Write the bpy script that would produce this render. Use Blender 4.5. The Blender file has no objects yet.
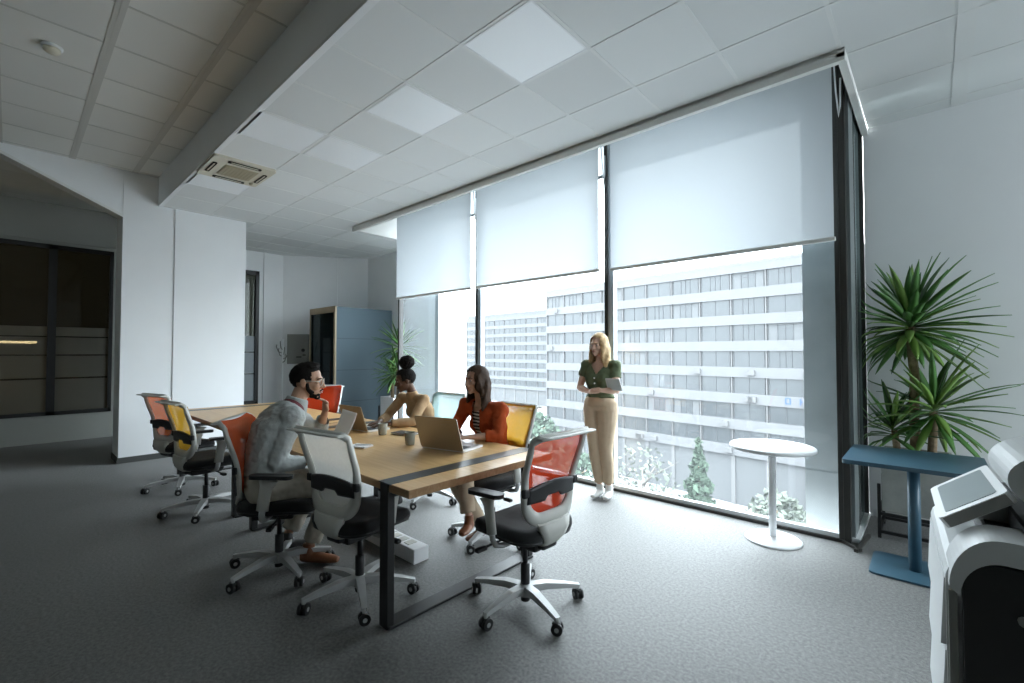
import bpy, bmesh, math, random
from mathutils import Vector, Matrix, noise
R = math.radians
PI = math.pi
V = Vector
random.seed(7)
SC = bpy.context.scene
COL = SC.collection

# ------------------------------------------------------------------ helpers
class MB:
    """collects shapes in a bmesh; build() links them as one mesh object"""
    def __init__(s):
        s.bm = bmesh.new(); s.mi = 0
    def _f(s, vs, smooth=False):
        try:
            f = s.bm.faces.new(vs)
        except ValueError:
            return None
        f.material_index = s.mi; f.smooth = smooth
        return f
    def box(s, c, d, rot=None, bev=0.0, seg=1):
        m = Matrix.Translation(V(c))
        if rot is not None:
            m = m @ (rot.to_4x4() if not isinstance(rot, (int, float)) else Matrix.Rotation(rot, 4, 'Z'))
        m = m @ Matrix.Diagonal((d[0], d[1], d[2], 1))
        g = bmesh.ops.create_cube(s.bm, size=1, matrix=m)
        vs = g['verts']; fs = set(f for v in vs for f in v.link_faces)
        for f in fs: f.material_index = s.mi
        if bev > 0:
            es = list(set(e for v in vs for e in v.link_edges))
            r = bmesh.ops.bevel(s.bm, geom=es, offset=bev, segments=seg, profile=.5, affect='EDGES')
            for f in r['faces']: f.material_index = s.mi
        return s
    def bx(s, a, b, bev=0.0, seg=1):
        return s.box([(a[i]+b[i])/2 for i in range(3)], [abs(b[i]-a[i]) for i in range(3)], None, bev, seg)
    def rings(s, rs, cap=True, closed=False, smooth=True):
        vr = [[s.bm.verts.new(p) for p in r] for r in rs]
        n = len(vr[0]); k = len(vr)
        for i in range(k if closed else k-1):
            a, b = vr[i], vr[(i+1) % k]
            for j in range(n):
                s._f((a[j], a[(j+1) % n], b[(j+1) % n], b[j]), smooth)
        if cap and not closed:
            s._f(list(reversed(vr[0])), False); s._f(vr[-1], False)
        return s
    def tube(s, pts, r, n=10, up=None, closed=False, cap=True, smooth=True, sq=False):
        """sweep; r = number, list, or list of (a,b)"""
        pts = [V(p) for p in pts]; k = len(pts)
        if not isinstance(r, (list, tuple)) : r = [r]*k
        rs = []; prev = V(up) if up is not None else None
        for i in range(k):
            if closed: t = pts[(i+1) % k]-pts[i-1]
            elif i == 0: t = pts[1]-pts[0]
            elif i == k-1: t = pts[-1]-pts[-2]
            else: t = (pts[i+1]-pts[i]).normalized()+(pts[i]-pts[i-1]).normalized()
            t.normalize()
            if prev is None:
                prev = V((0, 0, 1)) if abs(t.z) < .9 else V((1, 0, 0))
            x = (prev - t*prev.dot(t))
            if x.length < 1e-5: x = t.orthogonal()
            x.normalize(); y = t.cross(x)
            if up is None: prev = x
            a, b = (r[i] if isinstance(r[i], (list, tuple)) else (r[i], r[i]))
            ring = []
            for j in range(n):
                th = 2*PI*(j+.5)/n
                cx, sy = math.cos(th), math.sin(th)
                if sq:
                    q = max(abs(cx), abs(sy)); cx /= q; sy /= q
                ring.append(pts[i]+x*(a*cx)+y*(b*sy))
            rs.append(ring)
        return s.rings(rs, cap, closed, smooth)
    def cyl(s, p0, p1, r0, r1=None, n=20, smooth=True):
        return s.tube([p0, p1], [r0, r0 if r1 is None else r1], n, smooth=smooth)
    def lathe(s, prof, c=(0, 0, 0), n=28, smooth=True, cap=True):
        c = V(c)
        return s.rings([[c+V((r*math.cos(2*PI*j/n), r*math.sin(2*PI*j/n), z)) for j in range(n)] for r, z in prof], cap, False, smooth)
    def ell(s, c, r, M=None, u=16, v=10):
        c = V(c); rs = []
        for i in range(1, v):
            ph = PI*i/v
            ring = []
            for j in range(u):
                th = 2*PI*j/u
                p = V((r[0]*math.sin(ph)*math.cos(th), r[1]*math.sin(ph)*math.sin(th), -r[2]*math.cos(ph)))
                ring.append(c+(M @ p if M is not None else p))
            rs.append(ring)
        return s.rings(rs, True, False, True)
    def prism(s, poly, h0, h1, fn=lambda a, b, h: (a, b, h), smooth=False):
        a = [fn(p[0], p[1], h0) for p in poly]; b = [fn(p[0], p[1], h1) for p in poly]
        return s.rings([a, b], True, False, smooth)
    def quad(s, a, b, c, d, smooth=False):
        s._f([s.bm.verts.new(p) for p in (a, b, c, d)], smooth); return s
    def sheet(s, fn, nu, nv, smooth=True):
        g = [[s.bm.verts.new(fn(i/nu, j/nv)) for j in range(nv+1)] for i in range(nu+1)]
        for i in range(nu):
            for j in range(nv):
                s._f((g[i][j], g[i+1][j], g[i+1][j+1], g[i][j+1]), smooth)
        return s
    def xform(s, m):
        bmesh.ops.transform(s.bm, matrix=m, verts=s.bm.verts); return s
    def mesh(s, name, mats, normals=True):
        if normals: bmesh.ops.recalc_face_normals(s.bm, faces=s.bm.faces)
        me = bpy.data.meshes.new(name); s.bm.to_mesh(me); s.bm.free()
        for m in (mats if isinstance(mats, (list, tuple)) else [mats]): me.materials.append(m)
        return me
    def build(s, name, mats, parent=None, loc=None, normals=True):
        return link(name, s.mesh(name, mats, normals), parent, loc)

def link(name, me, parent=None, loc=None):
    o = bpy.data.objects.new(name, me); COL.objects.link(o)
    if parent is not None: o.parent = parent
    if loc is not None: o.location = loc
    return o

def tag(o, label=None, cat=None, group=None, kind=None):
    if label: o['label'] = label
    if cat: o['category'] = cat
    if group: o['group'] = group
    if kind: o['kind'] = kind
    return o

def thing(name, label, cat, loc=(0, 0, 0), rz=0.0, group=None, kind=None):
    o = bpy.data.objects.new(name, None); COL.objects.link(o)
    o.empty_display_size = .1
    o.location = loc; o.rotation_euler = (0, 0, rz)
    return tag(o, label, cat, group, kind)

def struct(o):
    o['kind'] = 'structure'; return o

def copy_tree(o, parent=None):
    c = o.copy(); COL.objects.link(c); c.parent = parent
    for ch in [x for x in COL.objects if x.parent == o]:
        copy_tree(ch, c)
    return c

def rrect(w, d, r, n=6):
    """rounded rectangle polygon"""
    out = []
    for cx, cy, a0 in ((w/2-r, d/2-r, 0), (-w/2+r, d/2-r, 90), (-w/2+r, -d/2+r, 180), (w/2-r, -d/2+r, 270)):
        for i in range(n+1):
            a = R(a0+90*i/n); out.append((cx+r*math.cos(a), cy+r*math.sin(a)))
    return out

def lerp(a, b, t): return a+(b-a)*t
def smooth01(t):
    t = max(0, min(1, t)); return t*t*(3-2*t)

# ------------------------------------------------------------------ materials
def mat(name, col, rough=.5, metal=0.0, spec=.5, noise_amt=0.0, nscale=20, bump=0.0, bscale=80, sheen=0.0, alpha=1.0, trans=0.0, detail=4):
    m = bpy.data.materials.new(name); m.use_nodes = True
    nt = m.node_tree; b = nt.nodes['Principled BSDF']
    c = (col[0], col[1], col[2], 1)
    b.inputs['Base Color'].default_value = c
    b.inputs['Roughness'].default_value = rough
    b.inputs['Metallic'].default_value = metal
    b.inputs['Specular IOR Level'].default_value = spec
    b.inputs['Sheen Weight'].default_value = sheen
    b.inputs['Alpha'].default_value = alpha
    b.inputs['Transmission Weight'].default_value = trans
    tc = nt.nodes.new('ShaderNodeTexCoord')
    if noise_amt > 0:
        n = nt.nodes.new('ShaderNodeTexNoise'); n.inputs['Scale'].default_value = nscale; n.inputs['Detail'].default_value = detail
        nt.links.new(tc.outputs['Object'], n.inputs['Vector'])
        mr = nt.nodes.new('ShaderNodeMapRange'); mr.inputs['From Min'].default_value = .25; mr.inputs['From Max'].default_value = .75
        mr.inputs['To Min'].default_value = 1-noise_amt; mr.inputs['To Max'].default_value = 1+noise_amt
        nt.links.new(n.outputs['Fac'], mr.inputs['Value'])
        mx = nt.nodes.new('ShaderNodeVectorMath'); mx.operation = 'SCALE'
        mx.inputs[0].default_value = col[:3]; nt.links.new(mr.outputs['Result'], mx.inputs['Scale'])
        nt.links.new(mx.outputs['Vector'], b.inputs['Base Color'])
    if bump > 0:
        n2 = nt.nodes.new('ShaderNodeTexNoise'); n2.inputs['Scale'].default_value = bscale; n2.inputs['Detail'].default_value = 3
        nt.links.new(tc.outputs['Object'], n2.inputs['Vector'])
        bp = nt.nodes.new('ShaderNodeBump'); bp.inputs['Strength'].default_value = bump; bp.inputs['Distance'].default_value = .01
        nt.links.new(n2.outputs['Fac'], bp.inputs['Height']); nt.links.new(bp.outputs['Normal'], b.inputs['Normal'])
    return m

def mesh_fabric(name, col, hole=.3, transl=.35):
    """knitted office chair mesh: partly see-through, partly translucent"""
    m = bpy.data.materials.new(name); m.use_nodes = True
    nt = m.node_tree; nt.nodes.clear()
    out = nt.nodes.new('ShaderNodeOutputMaterial')
    d = nt.nodes.new('ShaderNodeBsdfDiffuse'); d.inputs['Color'].default_value = (*col, 1)
    t = nt.nodes.new('ShaderNodeBsdfTranslucent'); t.inputs['Color'].default_value = (*col, 1)
    tr = nt.nodes.new('ShaderNodeBsdfTransparent')
    a = nt.nodes.new('ShaderNodeMixShader'); a.inputs[0].default_value = transl
    nt.links.new(d.outputs[0], a.inputs[1]); nt.links.new(t.outputs[0], a.inputs[2])
    mx = nt.nodes.new('ShaderNodeMixShader')
    tc = nt.nodes.new('ShaderNodeTexCoord'); w = nt.nodes.new('ShaderNodeTexNoise'); w.inputs['Scale'].default_value = 60
    nt.links.new(tc.outputs['Object'], w.inputs['Vector'])
    mr = nt.nodes.new('ShaderNodeMapRange'); mr.inputs['To Min'].default_value = hole-.06; mr.inputs['To Max'].default_value = hole+.06
    nt.links.new(w.outputs['Fac'], mr.inputs['Value']); nt.links.new(mr.outputs['Result'], mx.inputs[0])
    nt.links.new(a.outputs[0], mx.inputs[1]); nt.links.new(tr.outputs[0], mx.inputs[2])
    nt.links.new(mx.outputs[0], out.inputs[0])
    return m

def pane_mat(name, tint=(.93, .96, .97), refl=.06, haze=.05, hazecol=(.9, .95, 1), rough=0.0):
    """single sheet of glass: clear, a weak mirror, and a pale translucent layer that imitates a hazy veil"""
    m = bpy.data.materials.new(name); m.use_nodes = True
    nt = m.node_tree; nt.nodes.clear()
    out = nt.nodes.new('ShaderNodeOutputMaterial')
    t = nt.nodes.new('ShaderNodeBsdfTransparent'); t.inputs['Color'].default_value = (*tint, 1)
    g = nt.nodes.new('ShaderNodeBsdfGlossy'); g.inputs['Roughness'].default_value = rough
    lw = nt.nodes.new('ShaderNodeLayerWeight'); lw.inputs['Blend'].default_value = .5      # same on both faces of the sheet
    pw = nt.nodes.new('ShaderNodeMath'); pw.operation = 'POWER'; pw.inputs[1].default_value = 5.0
    fr = nt.nodes.new('ShaderNodeMath'); fr.operation = 'MULTIPLY_ADD'; fr.inputs[1].default_value = .55; fr.inputs[2].default_value = refl*.4
    nt.links.new(lw.outputs['Facing'], pw.inputs[0]); nt.links.new(pw.outputs[0], fr.inputs[0])
    mx = nt.nodes.new('ShaderNodeMixShader')
    nt.links.new(fr.outputs[0], mx.inputs[0]); nt.links.new(t.outputs[0], mx.inputs[1]); nt.links.new(g.outputs[0], mx.inputs[2])
    last = mx
    if haze > 0:
        tl = nt.nodes.new('ShaderNodeBsdfTranslucent'); tl.inputs['Color'].default_value = (*hazecol, 1)  # pale translucency puts the washed-out outdoor look into the glass
        tc = nt.nodes.new('ShaderNodeTexCoord'); n = nt.nodes.new('ShaderNodeTexNoise'); n.inputs['Scale'].default_value = 1.5; n.inputs['Detail'].default_value = 6
        nt.links.new(tc.outputs['Object'], n.inputs['Vector'])
        mr = nt.nodes.new('ShaderNodeMapRange'); mr.inputs['To Min'].default_value = haze*.7; mr.inputs['To Max'].default_value = haze*1.3
        nt.links.new(n.outputs['Fac'], mr.inputs['Value'])
        m2 = nt.nodes.new('ShaderNodeMixShader'); nt.links.new(mr.outputs['Result'], m2.inputs[0])
        nt.links.new(mx.outputs[0], m2.inputs[1]); nt.links.new(tl.outputs[0], m2.inputs[2]); last = m2
    nt.links.new(last.outputs[0], out.inputs[0])
    return m

def blind_mat(name, col=(.62, .66, .69), transl=.28, see=.009):
    m = bpy.data.materials.new(name); m.use_nodes = True
    nt = m.node_tree; nt.nodes.clear()
    out = nt.nodes.new('ShaderNodeOutputMaterial')
    d = nt.nodes.new('ShaderNodeBsdfDiffuse'); d.inputs['Color'].default_value = (*col, 1)
    t = nt.nodes.new('ShaderNodeBsdfTranslucent'); t.inputs['Color'].default_value = (*col, 1)
    tr = nt.nodes.new('ShaderNodeBsdfTransparent')
    a = nt.nodes.new('ShaderNodeMixShader'); a.inputs[0].default_value = transl
    nt.links.new(d.outputs[0], a.inputs[1]); nt.links.new(t.outputs[0], a.inputs[2])
    b = nt.nodes.new('ShaderNodeMixShader'); b.inputs[0].default_value = see
    nt.links.new(a.outputs[0], b.inputs[1]); nt.links.new(tr.outputs[0], b.inputs[2])
    nt.links.new(b.outputs[0], out.inputs[0])
    return m

def ceiling_mat(name, base, x0, y0, amt=.05):
    """mineral fibre tiles: each 0.61 m tile a touch different, fine speckle"""
    m = mat(name, base, rough=.95, spec=.1)
    nt = m.node_tree; b = nt.nodes['Principled BSDF']
    g = nt.nodes.new('ShaderNodeNewGeometry')
    sub = nt.nodes.new('ShaderNodeVectorMath'); sub.operation = 'SUBTRACT'; sub.inputs[1].default_value = (x0, y0, 0)
    dv = nt.nodes.new('ShaderNodeVectorMath'); dv.operation = 'DIVIDE'; dv.inputs[1].default_value = (.613, .611, 10)
    fl = nt.nodes.new('ShaderNodeVectorMath'); fl.operation = 'FLOOR'
    wn = nt.nodes.new('ShaderNodeTexWhiteNoise'); wn.noise_dimensions = '3D'
    nt.links.new(g.outputs['Position'], sub.inputs[0]); nt.links.new(sub.outputs[0], dv.inputs[0]); nt.links.new(dv.outputs[0], fl.inputs[0]); nt.links.new(fl.outputs[0], wn.inputs['Vector'])
    mr = nt.nodes.new('ShaderNodeMapRange'); mr.inputs['To Min'].default_value = 1-amt; mr.inputs['To Max'].default_value = 1+amt
    nt.links.new(wn.outputs['Value'], mr.inputs['Value'])
    n = nt.nodes.new('ShaderNodeTexNoise'); n.inputs['Scale'].default_value = 300
    nt.links.new(g.outputs['Position'], n.inputs['Vector'])
    mr2 = nt.nodes.new('ShaderNodeMapRange'); mr2.inputs['To Min'].default_value = .97; mr2.inputs['To Max'].default_value = 1.03
    nt.links.new(n.outputs['Fac'], mr2.inputs['Value'])
    mu = nt.nodes.new('ShaderNodeMath'); mu.operation = 'MULTIPLY'
    nt.links.new(mr.outputs[0], mu.inputs[0]); nt.links.new(mr2.outputs[0], mu.inputs[1])
    sc = nt.nodes.new('ShaderNodeVectorMath'); sc.operation = 'SCALE'; sc.inputs[0].default_value = base
    nt.links.new(mu.outputs[0], sc.inputs['Scale']); nt.links.new(sc.outputs[0], b.inputs['Base Color'])
    return m

def wood_mat(name, a, bcol, scale=(1.2, 14, 14), rough=.35):
    m = mat(name, a, rough=rough, spec=.5)
    nt = m.node_tree; b = nt.nodes['Principled BSDF']
    tc = nt.nodes.new('ShaderNodeTexCoord'); mp = nt.nodes.new('ShaderNodeMapping'); mp.inputs['Scale'].default_value = scale
    n = nt.nodes.new('ShaderNodeTexNoise'); n.inputs['Scale'].default_value = 2.5; n.inputs['Detail'].default_value = 8; n.inputs['Distortion'].default_value = .8
    cr = nt.nodes.new('ShaderNodeValToRGB')
    cr.color_ramp.elements[0].position = .35; cr.color_ramp.elements[0].color = (*a, 1)
    cr.color_ramp.elements[1].position = .68; cr.color_ramp.elements[1].color = (*bcol, 1)
    nt.links.new(tc.outputs['Object'], mp.inputs['Vector']); nt.links.new(mp.outputs[0], n.inputs['Vector'])
    nt.links.new(n.outputs['Fac'], cr.inputs['Fac']); nt.links.new(cr.outputs['Color'], b.inputs['Base Color'])
    return m

def stripe_mat(name, a, bcol, period=.028):
    m = mat(name, a, rough=.85, spec=.2)
    nt = m.node_tree; b = nt.nodes['Principled BSDF']
    tc = nt.nodes.new('ShaderNodeTexCoord'); sp = nt.nodes.new('ShaderNodeSeparateXYZ')
    nt.links.new(tc.outputs['Object'], sp.inputs[0])
    d = nt.nodes.new('ShaderNodeMath'); d.operation = 'DIVIDE'; d.inputs[1].default_value = period
    f = nt.nodes.new('ShaderNodeMath'); f.operation = 'FRACT'
    gt = nt.nodes.new('ShaderNodeMath'); gt.operation = 'GREATER_THAN'; gt.inputs[1].default_value = .5
    nt.links.new(sp.outputs['Z'], d.inputs[0]); nt.links.new(d.outputs[0], f.inputs[0]); nt.links.new(f.outputs[0], gt.inputs[0])
    mx = nt.nodes.new('ShaderNodeMix'); mx.data_type = 'RGBA'
    mx.inputs['A'].default_value = (*a, 1); mx.inputs['B'].default_value = (*bcol, 1)
    nt.links.new(gt.outputs[0], mx.inputs['Factor']); nt.links.new(mx.outputs['Result'], b.inputs['Base Color'])
    return m

def carpet_mat():
    m = mat('carpet', (.16, .165, .16), rough=.58, spec=.6, sheen=.25)
    nt = m.node_tree; b = nt.nodes['Principled BSDF']
    b.inputs['Sheen Roughness'].default_value = .45
    g = nt.nodes.new('ShaderNodeNewGeometry')
    n = nt.nodes.new('ShaderNodeTexNoise'); n.inputs['Scale'].default_value = 240; n.inputs['Detail'].default_value = 6; n.inputs['Roughness'].default_value = .75
    n2 = nt.nodes.new('ShaderNodeTexNoise'); n2.inputs['Scale'].default_value = 60; n2.inputs['Detail'].default_value = 3
    for q in (n, n2): nt.links.new(g.outputs['Position'], q.inputs['Vector'])
    ad = nt.nodes.new('ShaderNodeMath'); ad.operation = 'ADD'
    nt.links.new(n.outputs['Fac'], ad.inputs[0]); nt.links.new(n2.outputs['Fac'], ad.inputs[1])
    cr = nt.nodes.new('ShaderNodeValToRGB')
    cr.color_ramp.elements[0].position = .36; cr.color_ramp.elements[0].color = (.022, .022, .020, 1)
    cr.color_ramp.elements[1].position = .64; cr.color_ramp.elements[1].color = (.165, .165, .154, 1)
    hf = nt.nodes.new('ShaderNodeMath'); hf.operation = 'MULTIPLY'; hf.inputs[1].default_value = .5
    nt.links.new(ad.outputs[0], hf.inputs[0]); nt.links.new(hf.outputs[0], cr.inputs['Fac'])
    nt.links.new(cr.outputs['Color'], b.inputs['Base Color'])
    bp = nt.nodes.new('ShaderNodeBump'); bp.inputs['Strength'].default_value = .5; bp.inputs['Distance'].default_value = .006
    nt.links.new(n.outputs['Fac'], bp.inputs['Height']); nt.links.new(bp.outputs['Normal'], b.inputs['Normal'])
    return m

M = {}
M['carpet'] = carpet_mat()
M['wall'] = mat('white_paint', (.86, .87, .875), .9, spec=.15, noise_amt=.015, nscale=3)
M['wallshade'] = mat('shaded_wall_paint', (.42, .43, .40), .9, spec=.15)  # wall paint with shade put into its colour, for the dim parts
M['ceil'] = ceiling_mat('ceiling_tiles', (.77, .785, .78), -1.03, 1.355)
M['ceil2'] = ceiling_mat('ceiling_tiles_upper', (.80, .79, .75), -4.107, .49)
M['tbar'] = mat('ceiling_grid', (.78, .79, .78), .6)
M['tbar2'] = mat('ceiling_grid_upper', (.60, .59, .55), .6)
M['panel'] = mat('light_diffuser', (.93, .95, .97), .35)
M['trim'] = mat('white_trim', (.78, .78, .75), .5)
M['black'] = mat('black_metal', (.012, .012, .012), .45)
M['framedark'] = mat('bronze_window_frame', (.035, .034, .03), .4, noise_amt=.1, nscale=5)
M['framelight'] = mat('grey_window_frame', (.48, .53, .57), .4, metal=.3)
M['framegrey'] = mat('dull_grey_frame', (.20, .225, .225), .5)
M['pane'] = pane_mat('window_glass', (.90, .935, .95), haze=.012)
M['pane2'] = pane_mat('side_glass', (.72, .78, .78), haze=.08, hazecol=(.5, .6, .58))
M['officepane'] = pane_mat('office_glass', (.45, .47, .44), haze=0)
M['frost'] = blind_mat('frosted_film', (.34, .335, .30), transl=.55, see=.35)
M['boothpane'] = pane_mat('booth_glass', (.6, .66, .66), haze=0)
M['blind'] = blind_mat('blind_fabric')
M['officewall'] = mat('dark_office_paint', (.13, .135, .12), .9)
M['skirt'] = mat('dark_skirting', (.06, .062, .058), .7)
M['oak'] = wood_mat('oak_top', (.58, .345, .14), (.68, .44, .20))
M['oakedge'] = wood_mat('oak_edge', (.30, .17, .075), (.40, .24, .12))
M['birch'] = wood_mat('booth_wood', (.42, .32, .20), (.48, .37, .24), (8, 8, 1.2), .5)
M['alu'] = mat('grey_cast_metal', (.50, .505, .50), .45, metal=.25)
M['shell'] = mat('pale_grey_plastic', (.56, .555, .515), .45, noise_amt=.02)
M['plastic'] = mat('black_plastic', (.014, .014, .015), .42)
M['seat'] = mat('black_seat_fabric', (.018, .018, .019), .85, spec=.3, bump=.25, bscale=300, sheen=.15)
M['rubber'] = mat('caster_rubber', (.012, .012, .012), .5)
M['f_orange'] = mesh_fabric('orange_mesh', (.80, .17, .03), .12)
M['f_yellow'] = mesh_fabric('yellow_mesh', (.86, .48, .05), .12)
M['f_red'] = mesh_fabric('red_mesh', (.78, .07, .02), .20)
M['f_redorange'] = mesh_fabric('red_orange_mesh', (.62, .12, .045), .05)
M['f_white'] = mesh_fabric('white_mesh', (.80, .79, .74), .22)
M['f_mint'] = mesh_fabric('pale_blue_mesh', (.42, .62, .62), .15)
M['laptop'] = mat('laptop_shell', (.42, .36, .28), .35, metal=.6)
M['laptop2'] = mat('laptop_shell_warm', (.40, .29, .18), .4, metal=.4)
M['laptopbase'] = mat('laptop_silver', (.72, .72, .72), .35, metal=.5)
M['screen'] = mat('laptop_screen', (.01, .01, .012), .15)
M['keys'] = mat('laptop_keys', (.02, .02, .022), .5)
M['cup'] = mat('stoneware', (.30, .29, .235), .6, noise_amt=.08, nscale=60)
M['coffee'] = mat('coffee', (.05, .025, .012), .2)
M['paper'] = mat('paper', (.86, .87, .88), .8)
M['white'] = mat('white_lacquer', (.83, .84, .85), .4)
M['bluetop'] = mat('blue_lacquer', (.045, .105, .15), .35, noise_amt=.08, nscale=8)
M['concrete'] = mat('concrete', (.40, .41, .38), .9, noise_amt=.15, nscale=9, bump=.15, bscale=60)
M['concreteout'] = mat('outside_concrete', (.30, .32, .32), .95, noise_amt=.12, nscale=4, detail=8)
M['soil'] = mat('soil', (.05, .035, .02), 1, noise_amt=.3)
M['trunk'] = mat('yucca_trunk', (.34, .25, .16), .9, noise_amt=.35, nscale=35, bump=.6, bscale=40)
M['leaf'] = mat('yucca_leaf', (.075, .19, .045), .4, noise_amt=.3, nscale=6)
M['leaf2'] = mat('yucca_leaf_pale', (.17, .30, .06), .4, noise_amt=.25, nscale=6)
M['booth'] = mat('booth_felt', (.13, .175, .205), .95, spec=.15, bump=.1, bscale=200)
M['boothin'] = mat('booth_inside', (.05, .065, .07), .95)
M['cabinet'] = mat('grey_steel_cabinet', (.26, .265, .24), .5)
M['ac'] = mat('cream_plastic', (.66, .62, .50), .5)
M['acgrille'] = mat('beige_grille', (.44, .39, .27), .7)
M['acdark'] = mat('vent_dark', (.03, .028, .022), .8)
M['printer'] = mat('printer_white', (.72, .735, .735), .4)
M['printergrey'] = mat('printer_grey', (.30, .30, .28), .5)
M['printerdark'] = mat('printer_charcoal', (.022, .022, .021), .5)
M['screenlit'] = mat('panel_glass', (.55, .62, .63), .12)
# people
M['skin_man'] = mat('skin_tan', (.50, .29, .19), .5, spec=.4)
M['skin_red'] = mat('skin_fair', (.60, .37, .27), .5, spec=.4)
M['skin_dark'] = mat('skin_deep', (.13, .065, .04), .45, spec=.4)
M['skin_blonde'] = mat('skin_light', (.68, .44, .33), .5, spec=.4)
M['lips'] = mat('lips', (.42, .16, .13), .4)
M['eyewhite'] = mat('eye_white', (.75, .74, .72), .2)
M['iris'] = mat('iris', (.03, .02, .015), .2)
M['hair_black'] = mat('hair_black', (.010, .008, .007), .8, spec=.15, bump=.6, bscale=120)
M['hair_brown'] = mat('hair_brown', (.050, .026, .014), .7, spec=.25, bump=.5, bscale=90, noise_amt=.3, nscale=25)
M['hair_blonde'] = mat('hair_blonde', (.58, .39, .20), .6, spec=.3, bump=.5, bscale=90, noise_amt=.3, nscale=30)
M['sweater_grey'] = mat('grey_knit', (.40, .42, .41), .9, spec=.15, bump=.3, bscale=250, noise_amt=.06)
M['maroon'] = mat('maroon_cotton', (.10, .012, .018), .85)
M['beige_trouser'] = mat('beige_twill', (.58, .45, .32), .85, spec=.2, noise_amt=.05)
M['stone_trouser'] = mat('stone_twill', (.46, .42, .35), .85, spec=.2, noise_amt=.05)
M['rust'] = mat('rust_knit', (.42, .075, .022), .9, spec=.15, bump=.3, bscale=200, noise_amt=.08)
M['stripe'] = stripe_mat('striped_cotton', (.03, .03, .035), (.78, .77, .74))
M['camel'] = mat('camel_knit', (.47, .315, .18), .9, spec=.15, bump=.25, bscale=250, noise_amt=.05)
M['olive'] = mat('olive_cotton', (.11, .135, .075), .85, spec=.2, noise_amt=.08)
M['brownleather'] = mat('brown_leather', (.23, .085, .035), .45)
M['blackshoe'] = mat('black_leather', (.02, .018, .017), .5)
M['sneaker'] = mat('white_sneaker', (.80, .80, .78), .6)
M['glasses'] = mat('clear_acetate', (.55, .5, .42), .2)
# outside
M['bband'] = mat('facade_white', (.088, .089, .091), .9, noise_amt=.05, nscale=.6)
M['bwin'] = mat('facade_glass', (.034, .039, .042), .25, noise_amt=.35, nscale=.35)
M['bframe'] = mat('facade_window_frame', (.035, .037, .04), .6)
M['bcol'] = mat('facade_column', (.095, .095, .095), .9)
M['bground'] = mat('facade_shopfront', (.018, .02, .022), .5, noise_amt=.4, nscale=.5)
M['bfar'] = mat('far_facade', (.085, .088, .092), .9, noise_amt=.05, nscale=.3)
M['ground'] = mat('street_ground', (.16, .163, .166), .95, noise_amt=.2, nscale=.12)
M['treegreen'] = mat('tree_leaves', (.028, .048, .03), .9, noise_amt=.4, nscale=1.5)
M['treepale'] = mat('tree_pale_leaves', (.065, .076, .06), .9, noise_amt=.4, nscale=1.5)
M['twig'] = mat('bare_twigs', (.10, .09, .08), .9)
M['barrier'] = mat('orange_plastic', (.55, .16, .05), .7)
M['signblue'] = mat('blue_letters', (.012, .05, .20), .6)

# ------------------------------------------------------------------ room shell
CZ = 3.476      # lower ceiling
CU = 3.87       # upper ceiling
WY = 4.36       # window plane
FY = 5.20       # plane of the outer walls beside the window bay
XL, XR = -6.50, -.45

f = MB()
f.bx((-14, -4.2, -.12), (4.2, WY+.06, 0)); f.bx((-14, WY+.06, -.12), (XL-.02, FY+.1, 0)); f.bx((XR+.02, WY+.06, -.12), (4.2, FY+.1, 0))
struct(f.build('floor', M['carpet']))

# lower ceiling with its grid
c = MB()
c.bx((-10.6, 1.352, CZ), (4.2, 3.69, CZ+.02)); c.bx((-10.6, 3.69, CZ), (-6.85, FY+.1, CZ+.02)); c.bx((-.39, 3.69, CZ), (4.2, FY+.1, CZ+.02))
c.mi = 1
x = -1.03-.613*15
while x < 4.1:
    wide = .045 if abs(x-.196) < .05 else .012
    for (ya, yb) in ([(1.355, 3.69)] if -6.85 < x < -.39 else [(1.355, FY)]):
        c.bx((x-wide, ya, CZ-.003), (x+wide, yb, CZ+.001))
    x += .613
for k in range(7):
    y = 1.355+.611*k
    if k == 0: continue
    if y < 3.69: c.bx((-10.6, y-.011, CZ-.0035), (4.2, y+.011, CZ+.001))
    else:
        c.bx((-10.6, y-.011, CZ-.0035), (-6.85, y+.011, CZ+.001)); c.bx((-.39, y-.011, CZ-.0035), (4.2, y+.011, CZ+.001))
struct(c.build('ceiling', [M['ceil'], M['tbar']]))
# upper ceiling
c = MB()
c.bx((-14, -4.2, CU), (4.2, 1.36, CU+.02)); c.mi = 1
x = -4.107-.613*7
while x < 4.1:
    if x > -8.05: c.bx((x-.01, -4.2, CU-.003), (x+.01, 1.35, CU+.001))
    x += .613
for k in range(-7, 2):
    y = .485+.611*k; c.bx((-7.9, y-.032, CU-.004), (4.2, y+.032, CU-.001))
    c.bx((-7.9, y-.004, CU-.006), (4.2, y+.004, CU-.003))
struct(c.build('ceiling', [M['ceil2'], M['tbar2']]))
# drop between the two ceilings
w = MB(); w.bx((-7.85, 1.352, CZ-.004), (4.2, 1.40, CU)); struct(w.build('trim_1', M['wall']))

# left: column, white panel, sloping bulkhead, glazed office front
w = MB(); w.bx((-8.35, .98, 0), (-7.85, 1.525, CU)); struct(w.build('wall_left', M['wall']))
w = MB(); w.bx((-7.97, 1.545, 0), (-7.835, 2.45, CZ)); w.bx((-8.3, 1.5, 0), (-7.856, 2.40, CZ)); struct(w.build('wall_left', M['wall']))
b = MB(); b.bx((-8.362, .968, 0), (-7.838, 1.53, .075)); b.bx((-8.0, 1.53, 0), (-7.823, 2.455, .075)); struct(b.build('baseboard_left', M['skirt']))
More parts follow.
